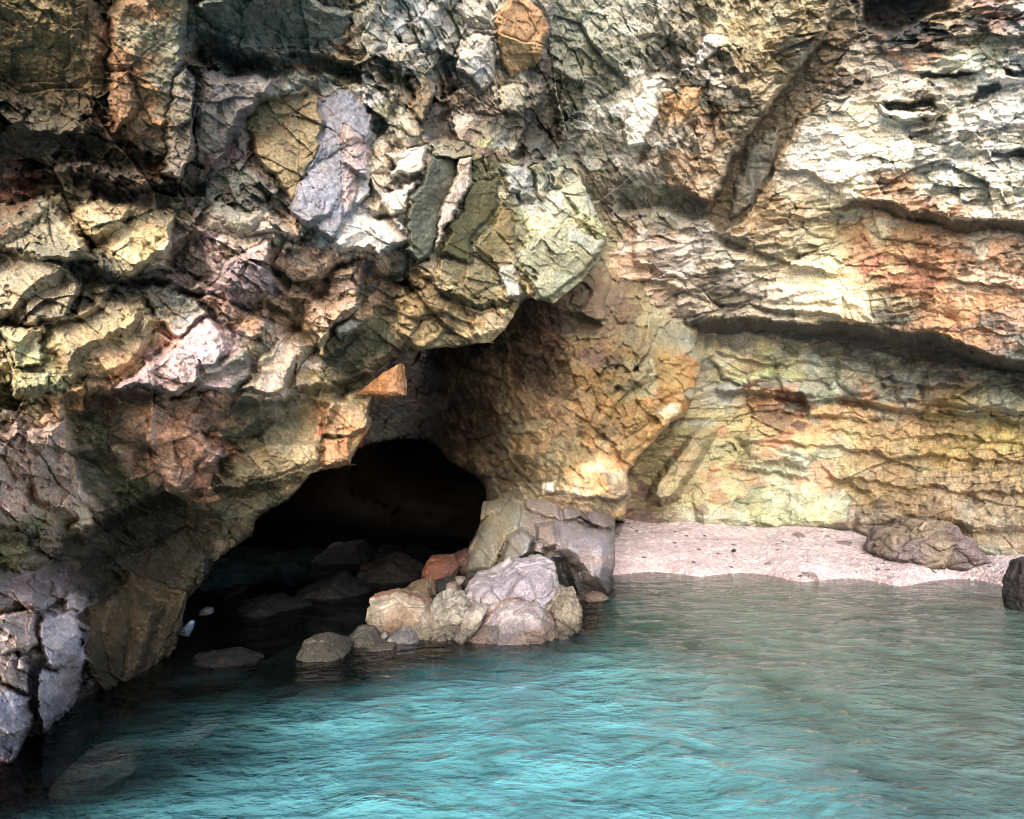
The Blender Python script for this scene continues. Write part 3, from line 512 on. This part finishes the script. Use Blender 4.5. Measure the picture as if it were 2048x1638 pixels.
# ---- the pillar foot that stands in the water
C_BASE = bp("""960,1000,9.5 1100,980,9.5 1230,995,9.6 1100,1030,8.5 920,1150,8.6 1000,1100,8.2 1100,1100,8.0 1200,1100,8.0 1160,1190,7.9 1220,1200,8.0 950,1240,8.2 1100,1240,7.9 1230,1250,8.0""")
C_SPL = """1000,1040,50,9c9580 1080,1010,50,8c8078 1160,1010,50,8a7c7c 1210,1030,40,8e8280 1040,1090,30,8c8a86 1110,1060,40,8f8280 1180,1080,40,9a8c8e 1190,1130,40,9a959e 1100,1110,30,7a7472 960,1130,40,857c6c 1000,1160,40,6a6258 1150,1160,40,6c6468 1200,1190,40,8a7c78 1060,1180,40,4c4644"""
C_POLY = [
 ("985,1000 1045,1008 1040,1060 1010,1090 985,1140 925,1150 945,1090 970,1040", .15, .1, .05, '9c9682', 12, .5),
 ("1050,992 1120,985 1125,1040 1090,1035 1050,1020", .18, 0, -.1, '8c7e78', 8, .6),
 ("1128,1000 1170,1005 1172,1045 1130,1040", .2, 0, 0, '927f7e', 8, .6),
 ("1175,1008 1228,1018 1225,1060 1178,1048", .2, 0, 0, '8c7f80', 8, .6),
 ("1010,1075 1040,1055 1065,1075 1060,1105 1020,1135 1000,1125", .38, .1, 0, '918f8c', 10, .15),
 ("1068,1045 1110,1045 1115,1085 1085,1100 1068,1080", .25, 0, 0, '8e8080', 10, .5),
 ("1120,1050 1190,1055 1222,1075 1228,1130 1215,1185 1170,1170 1130,1120 1105,1100", .42, .05, .1, '9c929a', 26, .35),
 ("1065,1082 1085,1080 1085,1110 1064,1108", .36, 0, 0, '9a8a86', 6, .3),
 ("1100,1115 1125,1120 1150,1180 1130,1200 1112,1160", -.3, 0, 0, '2a2628', 12, .4),
]
pil = sheet('rock_pillar', (880, 960, 1280, 1260), 1.6, C_BASE, C_POLY, C_SPL, M_ROCK, 401, sizes=(60, 28, 13), amps=(.10, .055, .026), gain=.5, oscale=.9, desat=.1, ang=(-50, 0), ratio=(1.5, 1), warp=7,
      clip=[(968, 1004), (1040, 990), (1120, 978), (1232, 1005), (1230, 1060), (1228, 1130), (1218, 1185), (1195, 1198), (1190, 1250), (930, 1250), (922, 1150), (938, 1095), (960, 1050)], curl=4, lip=26)
tag(pil, 'purple grey rock pillar foot standing in water left of the beach', 'rock')

# ------------------------------------------------------------------ boulders and stones
def shn(V, s, seed):
    """cheap 3D noise: three crossed 2D noises"""
    return (vnoise(V[:, 0] * s + 3, V[:, 1] * s, seed) + vnoise(V[:, 1] * s, V[:, 2] * s + 7, seed + 1) + vnoise(V[:, 2] * s, V[:, 0] * s + 11, seed + 2)) * .66
def vor3(V, s, seed):
    X = V * s; I = np.floor(X); f1 = np.full(len(V), 9.); f2 = f1.copy(); cid = np.zeros(len(V)); dv = np.zeros((len(V), 3))
    for i in (-1, 0, 1):
        for j in (-1, 0, 1):
            for k in (-1, 0, 1):
                J = I + np.array([i, j, k]); q = J[:, 2] * 57
                c = J + np.stack([hsh(J[:, 0] + q, J[:, 1], seed), hsh(J[:, 0] + q, J[:, 1], seed + 1), hsh(J[:, 0] + q, J[:, 1], seed + 2)], 1)
                e = X - c; d = np.sqrt((e * e).sum(1)); m = d < f1
                f2 = np.where(m, f1, np.minimum(f2, d)); f1 = np.where(m, d, f1); cid = np.where(m, hsh(J[:, 0] + q, J[:, 1], seed + 9), cid); dv = np.where(m[:, None], e, dv)
    return f2 - f1, cid, dv
def boulder(name, outline, depth, thick, cols, label, seed, cracks=2.5, amp=.10, mat=None, cat='rock', group=None, n=110, gain=.9, boxy=.75, crackdepth=.6):
    gain *= .58
    """closed stone: round in depth, its outline from a polygon, then faceted, cracked and roughened"""
    P = np.array([[float(a) for a in t.split(',')] for t in outline.split()]); c = P.mean(0)
    pang = np.arctan2(P[:, 1] - c[1], P[:, 0] - c[0]); rad = np.hypot(P[:, 0] - c[0], P[:, 1] - c[1]); o = np.argsort(pang); pang = pang[o]; rad = rad[o]
    th = np.linspace(-np.pi, np.pi, n + 1)[:-1]; ph = np.linspace(0, np.pi, n // 2 + 1)
    # straight edges between the outline points
    Pc = (P - c)[o]; Q = np.roll(Pc, -1, 0)
    r = np.zeros(n)
    for i, t in enumerate(th):
        d = np.array([math.cos(t), math.sin(t)]); best = 0
        for a, b in zip(Pc, Q):
            e = b - a; den = d[0] * e[1] - d[1] * e[0]
            if abs(den) < 1e-9: continue
            k = (a[0] * e[1] - a[1] * e[0]) / den; m = (a[0] * d[1] - a[1] * d[0]) / den
            if k > 0 and -1e-6 <= m <= 1 + 1e-6: best = max(best, k)
        r[i] = best or rad.mean()
    PH, TH = np.meshgrid(ph, th, indexing='ij')
    sp = np.abs(np.sin(PH)) ** boxy; cp = np.sign(np.cos(PH)) * np.abs(np.cos(PH)) ** boxy
    x = c[0] + np.cos(TH) * r[None] * sp; y = c[1] + np.sin(TH) * r[None] * sp
    V = at(x, y, np.full(x.shape, float(depth))) - FWD * (thick * cp)[..., None]
    V = V.reshape(-1, 3); ctr = at(c[0], c[1], depth); size = r.mean() / F * depth
    nrm = (V - ctr); nl = np.linalg.norm(nrm, axis=1, keepdims=True) + 1e-9; nrm = nrm / nl
    U = (V - ctr) / size + seed * 1.37
    W = U + .25 * np.stack([shn(U, 1.7, seed + 3), shn(U, 1.7, seed + 13), shn(U, 1.7, seed + 23)], 1)
    e, cid, dv = vor3(W, cracks / 2, seed); e2, cid2, dv2 = vor3(W, cracks * 1.6, seed + 40)
    disp = amp * (1.0 * (cid - .5) + .5 * (dv * (np.array([.6, -.4, .7]) * (cid[:, None] - .5) * 3)).sum(1) - crackdepth * (1 - np.clip(e / .16, 0, 1) ** .6) + .35 * (cid2 - .5) - .25 * (1 - np.clip(e2 / .15, 0, 1)) + .5 * shn(U, 3, seed + 50) + .25 * shn(U, 8, seed + 60) + .12 * shn(U, 18, seed + 61))
    V = V + nrm * (disp * size * 1.3)[:, None]
    cl = [lin(h) for h in cols]
    t = np.clip(.5 + 1.6 * shn(U, .9, seed + 70), 0, .999) * len(cl); i0 = t.astype(int); f = (t - i0)[:, None]; arr = np.array(cl + [cl[-1]])
    C = arr[i0] * (1 - f) + arr[i0 + 1] * f
    C = C * (1 + .35 * (cid - .5) + .35 * (cid2 - .5) + .3 * shn(U, 6, seed + 80))[:, None] * gain
    C = np.clip(C * (1 - .65 * sstep(.20, .06, V[:, 2] + .05 * shn(U, 3, seed + 90)))[:, None], .01, .8)
    nx = n; ny = len(ph); idx = np.arange(ny * nx).reshape(ny, nx); nxt = np.roll(idx, -1, 1)
    q = np.stack([idx[:-1], idx[1:], nxt[1:], nxt[:-1]], -1).reshape(-1, 4)
    ob = raw_mesh(name, V - ctr, q, C, mat or M_SMOOTH); ob.location = ctr
    return tag(ob, label, cat, group)

def wd(px, py): return float(onz(px, py))      # distance of the waterline at a pixel
boulder('rock_block', '712,792 740,772 772,745 804,727 808,760 813,792 775,796', 6.38, .22, ['c08a62', 'cfa07c', 'b07c50'], 'pointed peach rock tooth hanging at the lip of the overhang over the tunnel', 2, 2.6, .08, n=130, boxy=.6, gain=1.0, mat=M_ROCK, cat='hanging rock')
G1 = 'boulders piled at the foot of the rock pillar'
boulder('boulder', '925,1185 945,1155 1000,1140 1030,1120 1080,1118 1112,1132 1118,1170 1110,1205 1085,1240 1020,1232 960,1215', 6.65, .5, ['a39ba8', 'aaa2b0', 'b8b0b4'], 'large lavender boulder with knobbly cracked top, highest of the waterside pile', 3, 3.0, .10, group=G1, n=260, crackdepth=1.1)
boulder('boulder', '905,1275 960,1228 1010,1195 1075,1200 1110,1235 1112,1262 1080,1290 980,1300 910,1295', 6.2, .45, ['bcaeb0', 'b0a6ac', 'b89e94'], 'wide pale pink boulder at the waterline under the lavender one', 5, 3, .09, group=G1, n=240)
boulder('boulder', '1092,1200 1118,1172 1145,1180 1162,1215 1158,1262 1130,1290 1092,1285', 6.45, .35, ['867c70', '9c9282', '6c6458'], 'brown ribbed rock at the right end of the waterside pile', 8, 3.5, .16, group=G1, n=170)
boulder('boulder', '738,1235 745,1195 800,1182 850,1200 885,1225 880,1262 830,1272 760,1262', 6.35, .4, ['946850', 'a8907c', 'b4a898'], 'peach and rust boulder at the tunnel mouth, its left side orange', 12, 3, .10, group=G1, n=200)
boulder('boulder', '860,1215 872,1192 920,1188 945,1205 940,1250 905,1280 862,1282 850,1245', 6.3, .35, ['b4aca0', 'a09a90'], 'cream jagged rock between the peach boulder and the pale pink one', 15, 4.5, .2, group=G1, n=170)
boulder('boulder', '815,1225 850,1210 892,1232 890,1262 860,1285 822,1270', 6.2, .28, ['b8aa98', 'a89888'], 'rounded tan boulder in front of the peach one', 18, 2.5, .08, group=G1, n=150)
boulder('boulder', '845,1140 860,1115 905,1112 920,1128 912,1155 870,1168 845,1160', 8.4, .35, ['7c4a34', '6a4436'], 'rust brown boulder in the gloom left of the pillar', 21, 2.5, .08, group=G1, n=120)
boulder('boulder', '905,1112 930,1098 948,1110 945,1150 918,1150', 8.8, .3, ['5c3c34', '4a3430'], 'dark red brown rock wedged between the pillar and the rust brown boulder', 24, 2.5, .1, group=G1, n=100)
boulder('boulder', '808,1182 830,1165 862,1162 872,1180 868,1205 835,1205', 7.6, .3, ['8a7458', '6c5c48'], 'small olive brown stone behind the peach boulder', 27, 3, .12, group=G1, n=110)
boulder('boulder', '870,1160 910,1152 925,1180 905,1210 872,1205', 8.0, .3, ['3a1f1e', '2c1a1a'], 'dark red shadow below the rust brown boulder, modelled as a rock', 29, 3, .1, group=G1, n=100)  # stands for a shadow, painted as dark red stone
boulder('boulder', '893,1170 915,1165 925,1185 915,1200 895,1192', 7.5, .2, ['9a8474', 'a49488'], 'small pinkish stone against the left edge of the lavender boulder', 31, 3, .1, group=G1, n=90)
boulder('boulder', '930,1225 955,1205 975,1215 955,1262 920,1290 905,1275', 6.0, .2, ['a8a094', 'b0a8a0'], 'slanting cream wedge of stone leaning on the pale pink boulder', 34, 3, .12, group=G1, n=120)
boulder('boulder', '1085,1245 1105,1238 1118,1262 1105,1290 1085,1288', 6.15, .2, ['9a8678', 'a48c80'], 'small brown stone between the pale pink boulder and the ribbed rock', 35, 3, .12, group=G1, n=90)
for k, (x, y, q, d) in enumerate([(742, 1268, 9, 6.1), (895, 1205, 11, 6.35), (948, 1252, 9, 6.0), (1098, 1215, 10, 6.3), (885, 1278, 10, 5.95), (968, 1200, 8, 6.3), (1125, 1278, 9, 6.05), (838, 1192, 9, 6.6), (1150, 1240, 8, 6.3), (920, 1160, 9, 7.3), (1165, 1268, 7, 6.3), (850, 1268, 9, 6.0)]):
    rr = [q * (.7 + .7 * ((k * 7 + j * 5) % 9) / 9) for j in range(6)]
    ol = ' '.join('%.0f,%.0f' % (x + 1.3 * rr[j] * math.cos(j * 1.047 + k), y + rr[j] * math.sin(j * 1.047 + k)) for j in range(6))
    boulder('rock_fragment', ol, d, .07, [['a09488', '8a8078'], ['b0a49a', '948a84'], ['8c8074', '786e66']][k % 3], 'small broken stone wedged among the waterside boulders', 300 + 3 * k, 1.6, .1, group='small broken stones among the waterside boulders', n=50, boxy=.6, cat='stone')
G2 = 'stones in a line at the tunnel mouth'
for k, (ol, d, th, cc, lb, cr) in enumerate([
    ('785,1262 812,1248 835,1258 845,1280 830,1298 795,1296 782,1282', 6.0, .2, ['9a989e', 'a8a6aa'], 'smooth blue grey stone in front of the tan boulder', 2.5),
    ('772,1255 795,1240 832,1240 828,1256 795,1268 778,1268', 6.35, .2, ['a4a2a6', '94918f'], 'pale grey stone resting behind the smooth blue grey one', 2.5),
    ('697,1275 715,1256 745,1256 765,1280 758,1302 725,1304 700,1296', 5.9, .22, ['8a8278', '787068'], 'grey brown angular stone second from the left end of the line', 3),
    ('722,1298 752,1288 788,1292 792,1306 755,1318 726,1315', 5.7, .2, ['7c756c', '8a8278'], 'low flat grey stone half under water right of the angular one', 3),
    ('600,1300 615,1278 650,1272 690,1285 700,1300 690,1318 640,1328 605,1322', 5.5, .25, ['5c5850', '6e6a60'], 'dark grey humped stone at the left end of the line', 2.2),
    ('763,1268 772,1263 777,1272 770,1280 763,1277', 5.95, .05, ['d8d4d0'], 'tiny white pebble, the upper of two by the blue grey stone', 2),
    ('775,1277 786,1273 790,1284 781,1291 774,1287', 5.85, .05, ['e0dcda'], 'white pebble, the lower and bigger of two by the blue grey stone', 2),
    ('1168,1190 1185,1182 1205,1186 1218,1196 1200,1204 1170,1202', 7.8, .12, ['b89c94', 'a8908a'], 'small pink stone at the foot of the pillar by the open water', 2.5),
    ('2030,1160 2046,1120 2085,1110 2110,1180 2100,1250 2035,1240 2024,1215', 7.3, .3, ['5c5458', '4a4448'], 'dark grey rock in the water at the right edge of the beach', 3),
    ('1463,1100 1468,1097 1473,1100 1470,1104 1464,1104', 10.4, .03, ['1c1a1c'], 'single black pebble lying on the pink shingle', 1.5),
    ('356,1262 372,1250 384,1238 389,1244 383,1260 378,1272 364,1272', 5.75, .05, ['8fa8ba', '7c98b0'], 'stone chip at the edge of the dark tunnel mouth, sky reflection painted pale blue', 2),  # blue colour stands for sky reflected on wet stone
    ('400,1222 412,1214 424,1216 426,1226 414,1231 402,1230', 6.4, .06, ['85858a', '6e6e74'], 'small grey stone beside the pale blue chip in the dark', 2.5),
]):
    big = k in (8,)
    boulder('pebble' if k in (5, 6, 9) else 'stone', ol, d, th, cc, lb, 60 + 3 * k, cr, .1, group=G2 if k < 7 else None, n=150 if th > .15 else 60, cat='pebble' if k in (5, 6, 9) else 'stone')
G4 = 'dim rocks on the tunnel floor'  # tunnel darkness put into the colours of these rocks
for k, (ol, d, cc, lb) in enumerate([
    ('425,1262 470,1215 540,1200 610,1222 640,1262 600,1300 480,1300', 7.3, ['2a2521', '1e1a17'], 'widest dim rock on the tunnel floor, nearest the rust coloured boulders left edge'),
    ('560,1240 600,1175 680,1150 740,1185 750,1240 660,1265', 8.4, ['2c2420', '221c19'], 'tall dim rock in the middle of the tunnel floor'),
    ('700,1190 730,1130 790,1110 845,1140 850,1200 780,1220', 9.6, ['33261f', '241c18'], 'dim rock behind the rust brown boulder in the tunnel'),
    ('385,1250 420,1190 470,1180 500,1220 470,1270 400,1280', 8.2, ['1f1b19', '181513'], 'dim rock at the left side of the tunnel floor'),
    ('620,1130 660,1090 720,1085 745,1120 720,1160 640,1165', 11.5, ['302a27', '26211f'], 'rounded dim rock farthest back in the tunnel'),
    ('330,1360 380,1320 460,1300 520,1320 500,1360 400,1385', 5.3, ['2b2622', '211d1a'], 'low dim rock at the tunnel mouth beside the overhang')]):
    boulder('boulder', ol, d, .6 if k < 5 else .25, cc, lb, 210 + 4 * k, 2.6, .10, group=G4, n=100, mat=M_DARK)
boulder('boulder', '1745,1105 1770,1065 1800,1060 1830,1038 1880,1040 1900,1062 1930,1078 1950,1115 1890,1135 1790,1135', 10.15, .7, ['a09280', '8a7c76', '82747a'], 'mauve grey boulder half buried where wall meets the shingle', 130, 3.5, .12, n=190, mat=M_ROCK)
G3 = 'rocks under the shallow water on the left'
for k, (ol, d, th, cc, lb) in enumerate([
    ('120,1560 170,1505 260,1500 280,1530 240,1580 150,1610', -.13, .22, ['bcaa9c', 'a09082'], 'largest brownish submerged rock, nearest the lavender rocks on the left'),
    ('350,1480 380,1450 440,1448 425,1475 390,1500 350,1505', -.12, .17, ['c4b4a4', 'a49888'], 'flat tan submerged rock beside the edge of the turquoise water'),
    ('540,1385 600,1352 680,1345 690,1372 620,1400 550,1410', -.2, .2, ['8a7e72', '746a60'], 'dim submerged rock in front of the line of stones'),
    ('80,1470 140,1440 170,1480 120,1540 70,1560', -.2, .3, ['4a4240', '3c3634'], 'dark submerged rock under the lavender outcrop')]):
    P = np.array([[float(a) for a in t.split(',')] for t in ol.split()]).mean(0)
    dd = float(onz(P[0], P[1], d))
    boulder('submerged_rock', ol, dd, th, cc, lb, 160 + 5 * k, 2.2, .08, group=G3, n=130)

# ------------------------------------------------------------------ beach
def beach():
    sh = [(1150, 1148), (1230, 1155), (1400, 1161), (1600, 1172), (1800, 1183), (2048, 1197), (2450, 1230)]
    pts = []
    for x, y in sh:
        pts.append((x, y, float(onz(x, y)))); pts.append((x, y + 14, float(onz(x, y + 14, -.13)))); pts.append((x, y + 50, float(onz(x, y + 50, -.6)))); pts.append((x, y + 130, float(onz(x, y + 130, -1.6)))); pts.append((x, y - 35, float(onz(x, y, 0)) + .75))
    pts += bp("1150,1060,11.8 1300,1043,12.3 1500,1046,12.4 1700,1052,12.0 1800,1085,10.9 1950,1105,10.2 2048,1100,9.8 2450,1110,8.0 1300,1020,13.2 1700,1025,12.8 2048,1070,10.4 2450,1080,8.4")
    X, Y = np.meshgrid(np.arange(1130, 2460, 1.0), np.arange(1030, 1360, .9))
    D = rbf(pts, X, Y, 12)[..., 0]
    V = at(X, Y, D)
    xs, ys = V[..., 0], V[..., 1]
    e, cx, cy, dx, dy = vor(xs / .055, ys / .055, 5); e2, cx2, cy2, dx2, dy2 = vor(xs / .13, ys / .13, 9); e3, cx3, cy3, _, _ = vor(xs / .2, ys / .2, 19)
    big = (hsh(cx3, cy3, 41) > .975) * np.clip(e3, 0, .35) ** .5
    h = .02 * big + .024 * np.clip(e, 0, .5) * (0.5 + hsh(cx, cy, 3)) + .03 * np.clip(e2, 0, .4) * (hsh(cx2, cy2, 4) > .82) + .008 * fbm(xs * 1.3, ys * 1.3, 7, 4)
    V[..., 2] += h - .03
    t = hsh(cx, cy, 6)[..., None]
    c = lin('e2d2d6') * (1 - t) + lin('c2b4bc') * t
    c = np.where(hsh(cx, cy, 8)[..., None] > .93, lin('efe8ea'), c); c = np.where(hsh(cx, cy, 12)[..., None] > .985, lin('6e6468'), c)
    c = np.where(((big > .15) & (hsh(cx3, cy3, 43) > .3))[..., None], lin('a89a9c') * (.6 + .8 * hsh(cx3, cy3, 44)[..., None]), c)
    wet = .3 * sstep(.16, .02, V[..., 2] + .05 * fbm(xs, ys, 33, 3))[..., None]
    c = c * (1 - wet) + c * np.array([.95, .70, .66]) * wet
    c = c * (1 + .25 * fbm(xs * 2, ys * 4, 14, 4))[..., None]
    ug = sstep(-.02, -.22, V[..., 2])[..., None]; c = c * (1 - ug) + lin('b4ae9c') * ug
    o = grid_mesh('beach', V, np.clip(c * .62, 0.02, .8), M_PEB)
    tag(o, 'pale pink pebble shingle beach sloping to the water', 'beach', kind='structure')
beach()

# ------------------------------------------------------------------ seabed and water
ctl = []
def seabed():
    def c(px, py, z, depth_at=0.0):
        d = float(onz(px, py, 0)); p = at(px, py, d); ctl.append((p[0] * 100, p[1] * 100, z))
    # along the edge of the turquoise pool: shallow dark rock to the left, deep pale sand to the right
    for x, y in [(60, 1560), (150, 1480), (300, 1430), (450, 1380), (650, 1335), (850, 1285), (1000, 1290), (1150, 1270)]: c(x, y, -.55)
    for x, y in [(250, 1620), (380, 1530), (500, 1450), (700, 1385), (900, 1330), (1100, 1310)]: c(x, y, -.9)
    for x, y in [(600, 1600), (800, 1450), (1000, 1380), (1300, 1350), (1500, 1450), (1000, 1600), (1500, 1600)]: c(x, y, -2.0)
    for x, y in [(1230, 1170), (1500, 1180), (1800, 1200), (2048, 1215), (2400, 1260)]: c(x, y, -.7)
    for x, y in [(1300, 1230), (1600, 1250), (1900, 1290), (2048, 1330)]: c(x, y, -.8)
    for x, y in [(1700, 1400), (2048, 1500), (1900, 1600)]: c(x, y, -1.3)
    for p in [(-300, 1000, -.5), (-500, 700, -.5), (-600, 300, -.5), (-700, -200, -1.5), (0, -300, -3), (700, -300, -2.6), (900, 400, -1.4), (0, 1200, .2), (0, 150, -2.6), (400, 1300, -.1), (900, 900, -.1), (-200, 1400, -.3), (-300, 900, -.4), (-200, 800, -.5), (-100, 1000, -.4), (0, 850, -.35), (-100, 1200, -.3), (-350, 1200, -.3), (-250, 700, -.45), (-150, 620, -.5)]: ctl.append(p)
    X, Y = np.meshgrid(np.arange(-900, 1100, 4.0), np.arange(-400, 1500, 4.0))
    Z = rbf(ctl, X, Y, 20)[..., 0]; Z = np.clip(Z, -3.2, .5)
    cave = sstep(640, 740, Y) * sstep(60, -20, X); Z = Z * (1 - cave) - .13 * cave
    x = X / 100; y = Y / 100
    e, cx, cy, dx, dy = vor(x / .5, y / .5, 21); rocky = sstep(-1.0, -.4, Z)
    rocky = rocky * sstep(1.2, .2, x)
    Z = Z + rocky * (.16 * (hsh(cx, cy, 4) - .6) - .12 * (1 - np.clip(e / .3, 0, 1))) + .06 * fbm(x * 2, y * 2, 44, 4)
    sand = lin('d6cfae'); rock = lin('211d1a'); sh = lin('8c8672')
    m = np.clip(rocky + .5 * fbm(x * 1.5, y * 1.5, 46, 4), 0, 1)[..., None]
    m = np.maximum(m, (sstep(5.5, 6.2, y + .4 * fbm(x, y, 51, 3)) * sstep(.5, -.3, x))[..., None]); C = sand * (1 - m) + rock * m  # tunnel floor blackened, its darkness put into the colour
    g = (sstep(-1.6, -.6, Z) * sstep(.8, 2.5, x))[..., None]; C = C * (1 - g) + sh * g
    C = C * (1 + .9 * fbm(x * 1.3, y * 1.3, 48, 5))[..., None]; st = vor(x / .28 + .3 * fbm(x * 3, y * 3, 50, 3), y / .28, 52); C = C * (1 - .45 * (hsh(st[1], st[2], 53) > .6) * sstep(.05, .2, st[0]))[..., None]
    P = np.stack([x, y, Z], -1)
    o = grid_mesh('seabed', P, np.clip(C, .01, .8), M_BED, flip=True)
    tag(o, 'pale sandy seabed with dark rocks along the left', 'seabed', kind='structure')
seabed()

def water():
    xs = np.concatenate([[-300, -60, -20], np.arange(-9, 11, .035), [22, 60, 300]]); ys = np.concatenate([[-300, -60, -10], np.arange(.5, 16, .035), [30, 100, 300]])
    X, Y = np.meshgrid(xs, ys)
    a = R(12); u = X * math.cos(a) + Y * math.sin(a); v = -X * math.sin(a) + Y * math.cos(a)
    near = sstep(12, 6, np.abs(X)) * sstep(-2, 1, Y) * sstep(18, 12, Y)
    wu = u + .3 * fbm(X, Y, 61, 3); wv = v + .25 * fbm(X * .8, Y * .8, 62, 3)
    Z = .040 * fbm(wu * .9, wv * 1.35, 63, 5) + .012 * fbm(wu * 4, wv * 7, 64, 3)
    Zs = rbf(ctl, np.clip(X * 100, -900, 1100), np.clip(Y * 100, -400, 1500), 20)[..., 0]; Z = Z * (.15 + .85 * sstep(-.45, -1.0, Zs))
    P = np.stack([X, Y, Z * near], -1)
    Zb = rbf(ctl, np.clip(X * 100, -900, 1100), np.clip(Y * 100, -400, 1500), 20)[..., 0]; deep = sstep(-.5, -1.9, Zb + .5 * fbm(X * .9, Y * 1.4, 71, 4)) * (1 - .8 * sstep(.8, 2.8, X + .5 * fbm(X, Y, 73, 3))) * sstep(6.9, 6.0, Y)
    ny, nx = X.shape; V = P.reshape(-1, 3); idx = np.arange(ny * nx).reshape(ny, nx)
    q = np.stack([idx[:-1, :-1], idx[:-1, 1:], idx[1:, 1:], idx[1:, :-1]], -1).reshape(-1, 4)
    # closed body: sides and bottom
    b = np.array([[-300, -300, -6], [300, -300, -6], [300, 300, -6], [-300, 300, -6]], float); n0 = len(V); V = np.vstack([V, b])
    me_q = q.tolist()
    def fan(edge, a_, b_): return [[b_] + [int(i) for i in edge][::-1] + [a_]] if False else []
    m = bpy.data.materials.new('sea_water'); m.use_nodes = True; nt = m.node_tree; N = nt.nodes; L = nt.links
    N.remove(N['Principled BSDF']); out = N['Material Output']
    tc = N.new('ShaderNodeTexCoord'); mp = N.new('ShaderNodeMapping'); mp.inputs['Rotation'].default_value = (0, 0, R(-12)); mp.inputs['Scale'].default_value = (1, 1.25, 1)
    L.new(tc.outputs['Object'], mp.inputs[0])
    n1 = N.new('ShaderNodeTexNoise'); n1.inputs['Scale'].default_value = 3; n1.inputs['Detail'].default_value = 6; n1.inputs['Distortion'].default_value = .6; L.new(mp.outputs[0], n1.inputs[0])
    n2 = N.new('ShaderNodeTexNoise'); n2.inputs['Scale'].default_value = 13; n2.inputs['Detail'].default_value = 3; L.new(mp.outputs[0], n2.inputs[0])
    ad = N.new('ShaderNodeMath'); ad.operation = 'MULTIPLY_ADD'; ad.inputs[1].default_value = .3; L.new(n2.outputs[0], ad.inputs[0]); L.new(n1.outputs[0], ad.inputs[2])
    bu = N.new('ShaderNodeBump'); bu.inputs['Strength'].default_value = 1.0; bu.inputs['Distance'].default_value = .07; L.new(ad.outputs[0], bu.inputs['Height'])
    gl = N.new('ShaderNodeBsdfGlossy'); gl.inputs['Roughness'].default_value = .06; L.new(bu.outputs[0], gl.inputs['Normal'])
    tr = N.new('ShaderNodeBsdfTransparent'); df = N.new('ShaderNodeBsdfDiffuse'); df.inputs[0].default_value = (.19, .55, .61, 1); L.new(bu.outputs[0], df.inputs['Normal'])
    mr = N.new('ShaderNodeMapRange'); mr.inputs[1].default_value = .3; mr.inputs[2].default_value = .75; mr.inputs[3].default_value = .25; mr.inputs[4].default_value = .60; L.new(n1.outputs[0], mr.inputs[0])
    at_ = N.new('ShaderNodeAttribute'); at_.attribute_name = 'Col'; mu = N.new('ShaderNodeMath'); mu.operation = 'MULTIPLY'; L.new(mr.outputs[0], mu.inputs[0]); sx = N.new('ShaderNodeSeparateColor'); L.new(at_.outputs['Color'], sx.inputs[0]); L.new(sx.outputs[0], mu.inputs[1]); cm = N.new('ShaderNodeMix'); cm.data_type = 'RGBA'; cm.inputs[6].default_value = (.26, .30, .25, 1); cm.inputs[7].default_value = (.16, .48, .54, 1); L.new(sx.outputs[1], cm.inputs[0]); L.new(cm.outputs[2], df.inputs[0])  # grey-green diffuse on the right paints the reflection of the pale wall
    m1 = N.new('ShaderNodeMixShader'); L.new(mu.outputs[0], m1.inputs[0]); L.new(tr.outputs[0], m1.inputs[1]); L.new(df.outputs[0], m1.inputs[2])
    fr = N.new('ShaderNodeFresnel'); fr.inputs[0].default_value = 1.33; L.new(bu.outputs[0], fr.inputs['Normal'])
    m2 = N.new('ShaderNodeMixShader'); L.new(fr.outputs[0], m2.inputs[0]); L.new(m1.outputs[0], m2.inputs[1]); L.new(gl.outputs[0], m2.inputs[2]); L.new(m2.outputs[0], out.inputs['Surface'])
    va = N.new('ShaderNodeVolumeAbsorption'); va.inputs[0].default_value = (.18, .86, .90, 1); va.inputs[1].default_value = .55; L.new(va.outputs[0], out.inputs['Volume'])
    C = np.zeros((len(V), 3)); C[:n0, 0] = np.maximum(deep, .75 * sstep(.6, 2.2, X) * sstep(-.15, -.9, Zb)).ravel(); C[:n0, 1] = (1 - .82 * sstep(.5, 2.6, X + .35 * (Y - 4) + .7 * fbm(X, Y, 73, 3))).ravel()
    o = raw_mesh('water', V, q, C, m)
    # walls and bottom of the water body
    import bmesh
    bm = bmesh.new(); bm.from_mesh(o.data); bm.verts.ensure_lookup_table()
    B = [bm.verts[n0 + i] for i in range(4)]
    S = [idx[0, :], idx[:, -1], idx[-1, ::-1], idx[::-1, 0]]
    for i, s in enumerate(S):
        ring = [bm.verts[int(k)] for k in s]
        bm.faces.new([B[(i + 1) % 4]] + ring[::-1] + [B[i]])
    bm.faces.new(B[::-1]); bm.to_mesh(o.data); bm.free()
    tag(o, 'clear turquoise sea water with small ripples', 'water', kind='structure')
water()
